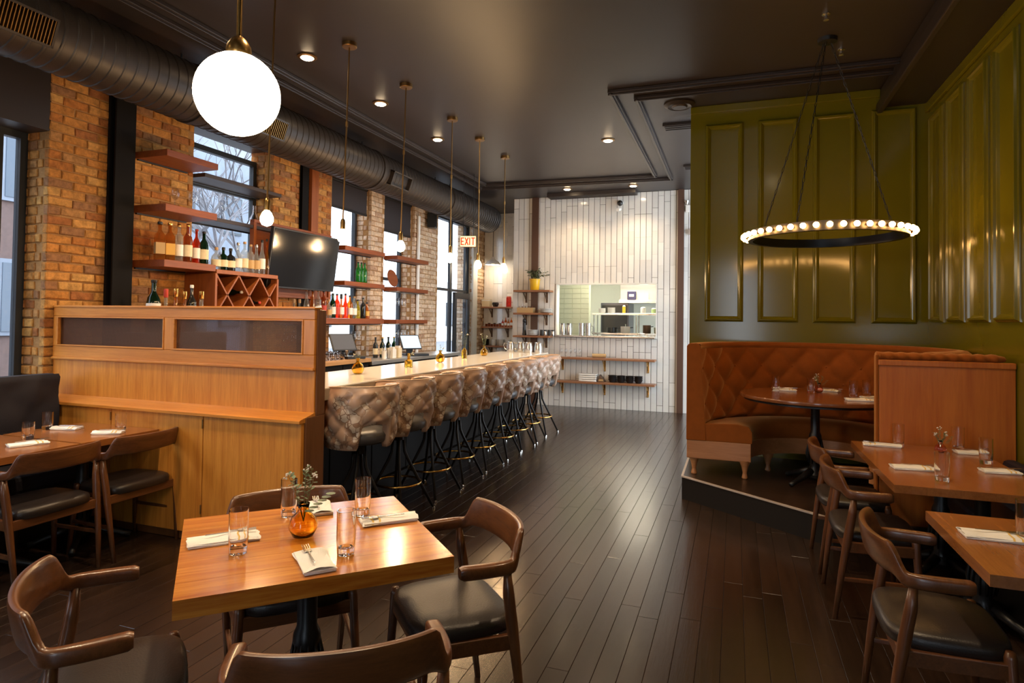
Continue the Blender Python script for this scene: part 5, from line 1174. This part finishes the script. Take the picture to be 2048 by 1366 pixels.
for i in range(4):
    e = empty('black_bowl', (-2.02+.15*i, Y1, .486), 0, ['leftmost', 'second', 'third', 'rightmost'][i]+' of the black bowl stacks on the long lower shelf', 'bowl', 'black bowls on the lower shelf')
    for k in range(3): B().lathe([(.045, .03*k), (.072, .03*k+.05), (.078, .03*k+.062), (.072, .03*k+.06), (.04, .03*k+.008)], 18).build('bowl', M['black'], e, SM)
# security camera, emergency light
e = empty('security_camera', (-1.93, YB-.008, 3.66), 0, 'small dark security camera high on the tile wall', 'camera'); B().lathe([(.05, 0), (.05, .02), (.03, .035)], 16).build('mount_plate', M['white'], e, SM).rotation_euler = (PI/2, 0, 0); B().tube([(0, -.03, 0), (0, -.09, -.06)], .012, 8).build('arm', M['white'], e); B().sphere((.01, -.10, -.02), .05, 14, 10).build('dome', M['black'], e, True); B().tube([(0, -.06, -.12), (-.02, -.18, -.15)], .03, 12).build('barrel', M['white'], e, SM)
e = empty('emergency_light', (-.72, YB-.008, 3.50), 0, 'twin headed white emergency light beside the green wall edge', 'emergency light'); B().box(-.09, .09, -.06, 0, -.06, .06).build('case', M['white'], e, bevel=.01)
for s in (-1, 1): B().lathe([(.02, 0), (.045, .05), (.05, .06), (.0001, .055)], 14, (s*.07, -.05, .07)).build('lamp_head', M['chrome'], e, SM)
o = B().lathe([(.03, -.05), (.035, -.04), (.035, .04), (.03, .05)], 14, (-.72, YB-.05, 3.10)).build('door_chime', M['white'], None, SM); tag(o, 'small white cylindrical wall device below the emergency light', 'device')
# recess shelves
for z, lab in ((1.83, 'upper shelf of the tiled recess with box and red tin'), (1.41, 'middle shelf of the tiled recess with jars and bottles'), (1.01, 'lower shelf of the tiled recess with white dishes')): tshelf(lab, -5.08, -4.40, z, (-4.92, -4.55), M['bronze'], yb=12.49, d=.24)
Y2 = 12.36
e = empty('carton_box', (-5.0, Y2, 1.831), 0, 'cream cardboard box on the upper recess shelf', 'box'); B().box(-.09, .09, -.07, .07, 0, .16).build('carton', LAB['cream'], e, bevel=.004); B().box(-.092, .092, -.071, .071, .12, .15).build('tape', LAB['white'], e)
e = empty('black_tray', (-4.80, Y2, 1.831), 0, 'low black tray on the upper recess shelf', 'tray'); B().lathe([(.05, 0), (.08, .07), (.075, .07), (.04, .01)], 4).build('tray_body', M['black'], e); B().box(-.05, .05, -.05, .05, .05, .09).build('contents', M['black'], e)
e = empty('red_tin', (-4.50, Y2, 1.831), 0, 'orange red tin on the upper recess shelf', 'tin'); B().lathe([(.055, 0), (.055, .19), (.05, .195)], 16).build('can', GLASS['red'], e, SM); B().lathe([(.05, .195), (.045, .22), (.0001, .22)], 14).build('lid', LAB['red'], e, SM)
for i in range(6):
    x = -5.0+.062*i; e = empty('jam_jar', (x, Y2, 1.411), 0, ['first', 'second', 'third', 'fourth', 'fifth', 'sixth'][i]+' small dark jar from the left on the middle recess shelf', 'jar', 'small dark jars in the recess'); B().lathe([(.024, 0), (.026, .005), (.026, .055), (.02, .06)], 12).build('jar_body', GLASS['cognac'], e, SM); B().lathe([(.025, .058), (.025, .075), (.0001, .075)], 12).build('lid', M['black'] if i % 2 else LAB['white'], e, SM)
for i in range(4): bottle((-4.63+.065*i, Y2, 1.411), 'tall' if i % 2 else 'squat', .16+.03*(i % 2), .027, ['red', 'orange', 'whiskey', 'orange'][i], CAP['cork'], 'white', ['first', 'second', 'third', 'fourth'][i]+' small orange sauce bottle from the left on the middle recess shelf', 'sauce bottles in the recess', name='sauce_bottle')
for i, (x, m_) in enumerate(((-5.0, 'black'), (-4.83, 'white'), (-4.66, 'white'), (-4.52, 'white'))):
    e = empty('dish_stack', (x, Y2, 1.011), 0, ['black', 'left white', 'middle white', 'right white'][i]+' stack of dishes on the lower recess shelf', 'dishes', 'dish stacks in the recess')
    for k in range(4): B().lathe([(.04, .03*k), (.07, .03*k+.04), (.066, .03*k+.04), (.03, .03*k+.006)], 16).build('dish', M[m_], e, SM)
# ================================================================== KITCHEN BEYOND THE PASS
KY = YB+.16; KZ = 3.0
M['kwall'] = plain('kitchen_wall', (.66, .66, .55), .4); M['kgreen'] = plain('kitchen_tile', (.50, .52, .38), .25)
b = B().box(-4.0, .6, KY+3.2, KY+3.35, 0, KZ).box(-4.0, -3.84, KY, KY+3.2, 0, KZ).box(.45, .6, KY, KY+3.2, 0, KZ); struct(b.build('wall_kitchen', M['kwall']), 'pale kitchen walls seen through the pass', 'wall')
struct(B().box(-4.0, .6, KY, KY+3.35, KZ, KZ+.1).build('ceiling_kitchen', M['kwall']), 'pale kitchen ceiling beyond the pass', 'ceiling')
o = B().box(WX0+.014, WX1-.014, YB-.12, KY+.12, WZ0+.001, WZ0+.035).build('pass_ledge', M['chrome'], None, bevel=.006); tag(o, 'stainless steel ledge of the kitchen pass', 'ledge')
fr = empty('window_7', ((WX0+WX1)/2, YB, WZ0)); struct(fr, 'framed opening of the kitchen pass', 'window'); a = (WX1-WX0)/2
for s in (-1, 1): B().box(s*a-.012, s*a+.012, -.014, .17, 0, WZ1-WZ0).build('jamb_trim', M['tile'], fr)
B().box(-a, a, -.014, .17, WZ1-WZ0-.012, WZ1-WZ0+.012).build('head_trim', M['tile'], fr)
# green tiled return wall inside the kitchen
ko = B().box(-3.4, -2.72, KY+.9, KY+1.05, 0, KZ).build('wall_kitchen_return', M['kgreen']); struct(ko, 'greenish tiled return wall inside the kitchen', 'wall')
for r in range(14):
    for c_ in range(4): B().box(-3.395+.17*c_, -3.395+.17*c_+.164, KY+.893, KY+.9, 1.0+.1*r, 1.0+.1*r+.094).build('tile', M['kgreen'], ko, bevel=.002)
e = empty('range_hood', (-1.3, KY+2.5, 1.98), 0, 'large stainless steel range hood in the kitchen', 'hood'); B().box(-1.0, 1.6, -.5, .65, .0, .9).build('canopy', plain('satin_steel', (.60, .58, .54), .3, metal=.9), e, bevel=.01); B().box(-1.02, 1.62, -.53, -.49, -.03, .04).build('lip', M['chrome'], e)
e = empty('refrigerator', (-2.42, KY+2.4, 0), 0, 'dark steel refrigerator at the back of the kitchen', 'refrigerator'); B().box(-.3, .3, -.35, .35, 0, 1.95).build('cabinet', plain('dark_steel', (.10, .10, .12), .3, metal=.7), e, bevel=.01); B().tube([(.24, -.38, .9), (.24, -.38, 1.5)], .012, 8).build('handle', M['chrome'], e); B().box(-.27, .27, -.365, -.35, .1, 1.9).build('door', M['black'], e, bevel=.004)
def steel_rack(label, x0, x1, y0, y1, zs, legs=True):
    e = empty('steel_shelf_unit', ((x0+x1)/2, (y0+y1)/2, 0), 0, label, 'shelf unit'); a, c = (x1-x0)/2, (y1-y0)/2
    for z in zs: B().box(-a, a, -c, c, z-.035, z).build('shelf', M['chrome'], e, bevel=.004)
    for sx in (-1, 0, 1):
        for sy in (-1, 1): B().tube([(sx*(a-.03), sy*(c-.03), 0), (sx*(a-.03), sy*(c-.03), max(zs))], .014, 8).build('post', M['chrome'], e, SM)
steel_rack('stainless steel prep table with two over shelves behind the pass', -2.55, -.9, KY+.42, KY+.82, (.9, 1.34, 1.71))
KS = KY+.60
plates((-2.40, KS, 1.711), 7, .07, 'white plate in the left stack on the kitchen over shelf'); plates((-2.22, KS, 1.711), 8, .075, 'white plate in the right stack on the kitchen over shelf')
B_ = [(-1.98, .15, .03, 'yellow', 'yellow squeeze bottle on the kitchen over shelf'), (-1.28, .14, .04, 'white', 'white tub with green print on the kitchen over shelf'), (-1.62, .12, .05, 'white', 'white deli tub on the kitchen over shelf'), (-1.42, .10, .05, 'green', 'green marked container on the kitchen over shelf'), (-1.12, .12, .05, 'yellow', 'yellow green container at the right of the kitchen over shelf')]
for x, h, r, c_, lab in B_:
    e = empty('kitchen_container', (x, KS, 1.711), 0, lab, 'container'); B().lathe([(r*.9, 0), (r, .01), (r, h*.8), (r*.9, h*.82)], 14).build('tub', {'yellow': plain('yellow_plastic', (.8, .6, .03), .4), 'white': M['white'], 'green': plain('green_plastic', (.45, .6, .25), .4)}[c_], e, SM); B().lathe([(r*.95, h*.82), (r*.95, h*.9), (r*.4, h), (.0001, h)], 14).build('lid', M['white'], e, SM)
for x, h, r, m_, lab in ((-2.2, .10, .10, 'black', 'black cooking pan on the kitchen middle shelf'), (-1.95, .12, .09, 'white', 'white square tub on the kitchen middle shelf'), (-1.55, .15, .075, 'bronze', 'brown pot on the kitchen middle shelf'), (-1.36, .11, .06, 'kgreen', 'mint green tub on the kitchen middle shelf'), (-1.2, .10, .06, 'bronze', 'copper pot on the kitchen middle shelf')):
    e = empty('kitchen_pot', (x, KS, 1.341), 0, lab, 'pot'); B().lathe([(r*.9, 0), (r, .01), (r, h), (r*.94, h), (r*.93, .015)], 16 if m_ != 'white' else 4).build('vessel', M[m_], e, SM); B().tube([(r, 0, h*.8), (r*1.6, 0, h*.85)], .008, 6).build('handle', M['black'], e)
e = empty('kitchen_mill', (-1.02, KS, 1.341), 0, 'tall dark pepper mill at the right of the kitchen shelf', 'pepper mill'); B().lathe([(.035, 0), (.028, .08), (.022, .16), (.03, .19)], 14).build('body', M['black'], e, SM); B().lathe([(.03, .19), (.032, .22), (.0001, .25)], 14).build('head', M['black'], e, SM)
for i, (x, lab) in enumerate(((-2.97, 'leftmost steel pitcher on the kitchen pass ledge'), (-2.85, 'second steel pitcher on the kitchen pass ledge'))): pitcher((x, YB+.02, WZ0+.036), 1.2, lab, .21, .055)
for i, (x, lab) in enumerate(((-2.62, 'left plain steel canister on the kitchen pass ledge'), (-2.50, 'right plain steel canister on the kitchen pass ledge'))):
    e = empty('steel_canister', (x, YB+.02, WZ0+.036), 0, lab, 'canister'); B().lathe([(.05, 0), (.055, .22), (.051, .22), (.046, .01)], 18).build('vessel', M['chrome'], e, SM); B().tube([(.052, 0, .17), (.09, 0, .16), (.09, 0, .07), (.05, 0, .05)], .006, 6).build('handle', M['chrome'], e, SM)
for i, x in enumerate((-1.55, -1.42, -1.36)): plates((x, YB+.06, WZ0+.036), 3 if i else 4, .06, 'small white dish in the %s pile on the pass ledge' % ['left', 'middle', 'right'][i])
e = empty('kitchen_wall_clock', (-2.05, KY+1.97, 2.10), 0, 'dark blue square timer fixed under the kitchen hood edge', 'timer'); B().box(-.09, .09, -.03, .02, -.09, .09).build('case', plain('navy_plastic', (.03, .03, .10), .3), e, bevel=.008); B().box(-.05, .05, -.034, -.03, -.02, .03).build('dial', M['white'], e); e.name = 'kitchen_timer'
e = empty('paper_note', (-1.80, KY+1.97, 2.07), 0, 'pale paper card fixed beside the kitchen timer', 'note'); B().box(-.10, .10, -.006, .004, -.09, .07).build('card', LAB['white'], e); B().box(-.02, .02, -.008, -.004, .05, .065).build('clip', M['chrome'], e)
for yy, lab in ((KY+1.75, 'rear fluorescent panel light on the kitchen ceiling'), (KY+.45, 'unseen front fluorescent panel added on the kitchen ceiling')):  # front panel is added to brighten the return wall facing the pass
    e = empty('kitchen_ceiling_light', (-2.0, yy, KZ), 0, lab, 'ceiling light'); B().box(-.62, .62, -.32, .32, -.05, 0).build('housing', M['white'], e); B().box(-.58, .58, -.28, .28, -.056, -.05).build('diffuser', emit('kitchen_panel', (1, .93, .76), 20), e)
# ================================================================== SMALL FITTINGS
o = B().tube([(XL+.035, 9.43, 0), (XL+.035, 9.43, 3.3)], .028, 12).build('drain_pipe', M['white'], None, SM); tag(o, 'slim white vertical pipe on the near edge of the wide brick pillar', 'pipe')
e = empty('wall_speaker', (XL+.03, 9.78, 3.28), .3, 'small black speaker high on the wide brick pillar', 'speaker'); B().box(0, .14, -.09, .09, -.13, .13).build('cabinet', M['black'], e, bevel=.012); B().box(.14, .146, -.075, .075, -.11, .11).build('grille', M['blacksteel'], e); B().bar((-.025, 0, 0), (.02, 0, 0), .05, .05).build('bracket', M['blacksteel'], e)
for i, (x, y) in enumerate(((.62, 5.05), (.82, 5.75))):
    e = empty('sprinkler_head', (x, y, ZC), 0, ['small sprinkler head on the dark ceiling nearer the viewer', 'small sprinkler head on the dark ceiling beside the chandelier canopy'][i], 'sprinkler'); B().lathe([(.03, 0), (.03, -.006), (.012, -.012), (.012, -.035)], 14).build('escutcheon', M['chrome'], e, SM); B().lathe([(.0001, -.045), (.02, -.045), (.02, -.048), (.0001, -.05)], 12).build('deflector', M['chrome'], e, SM)
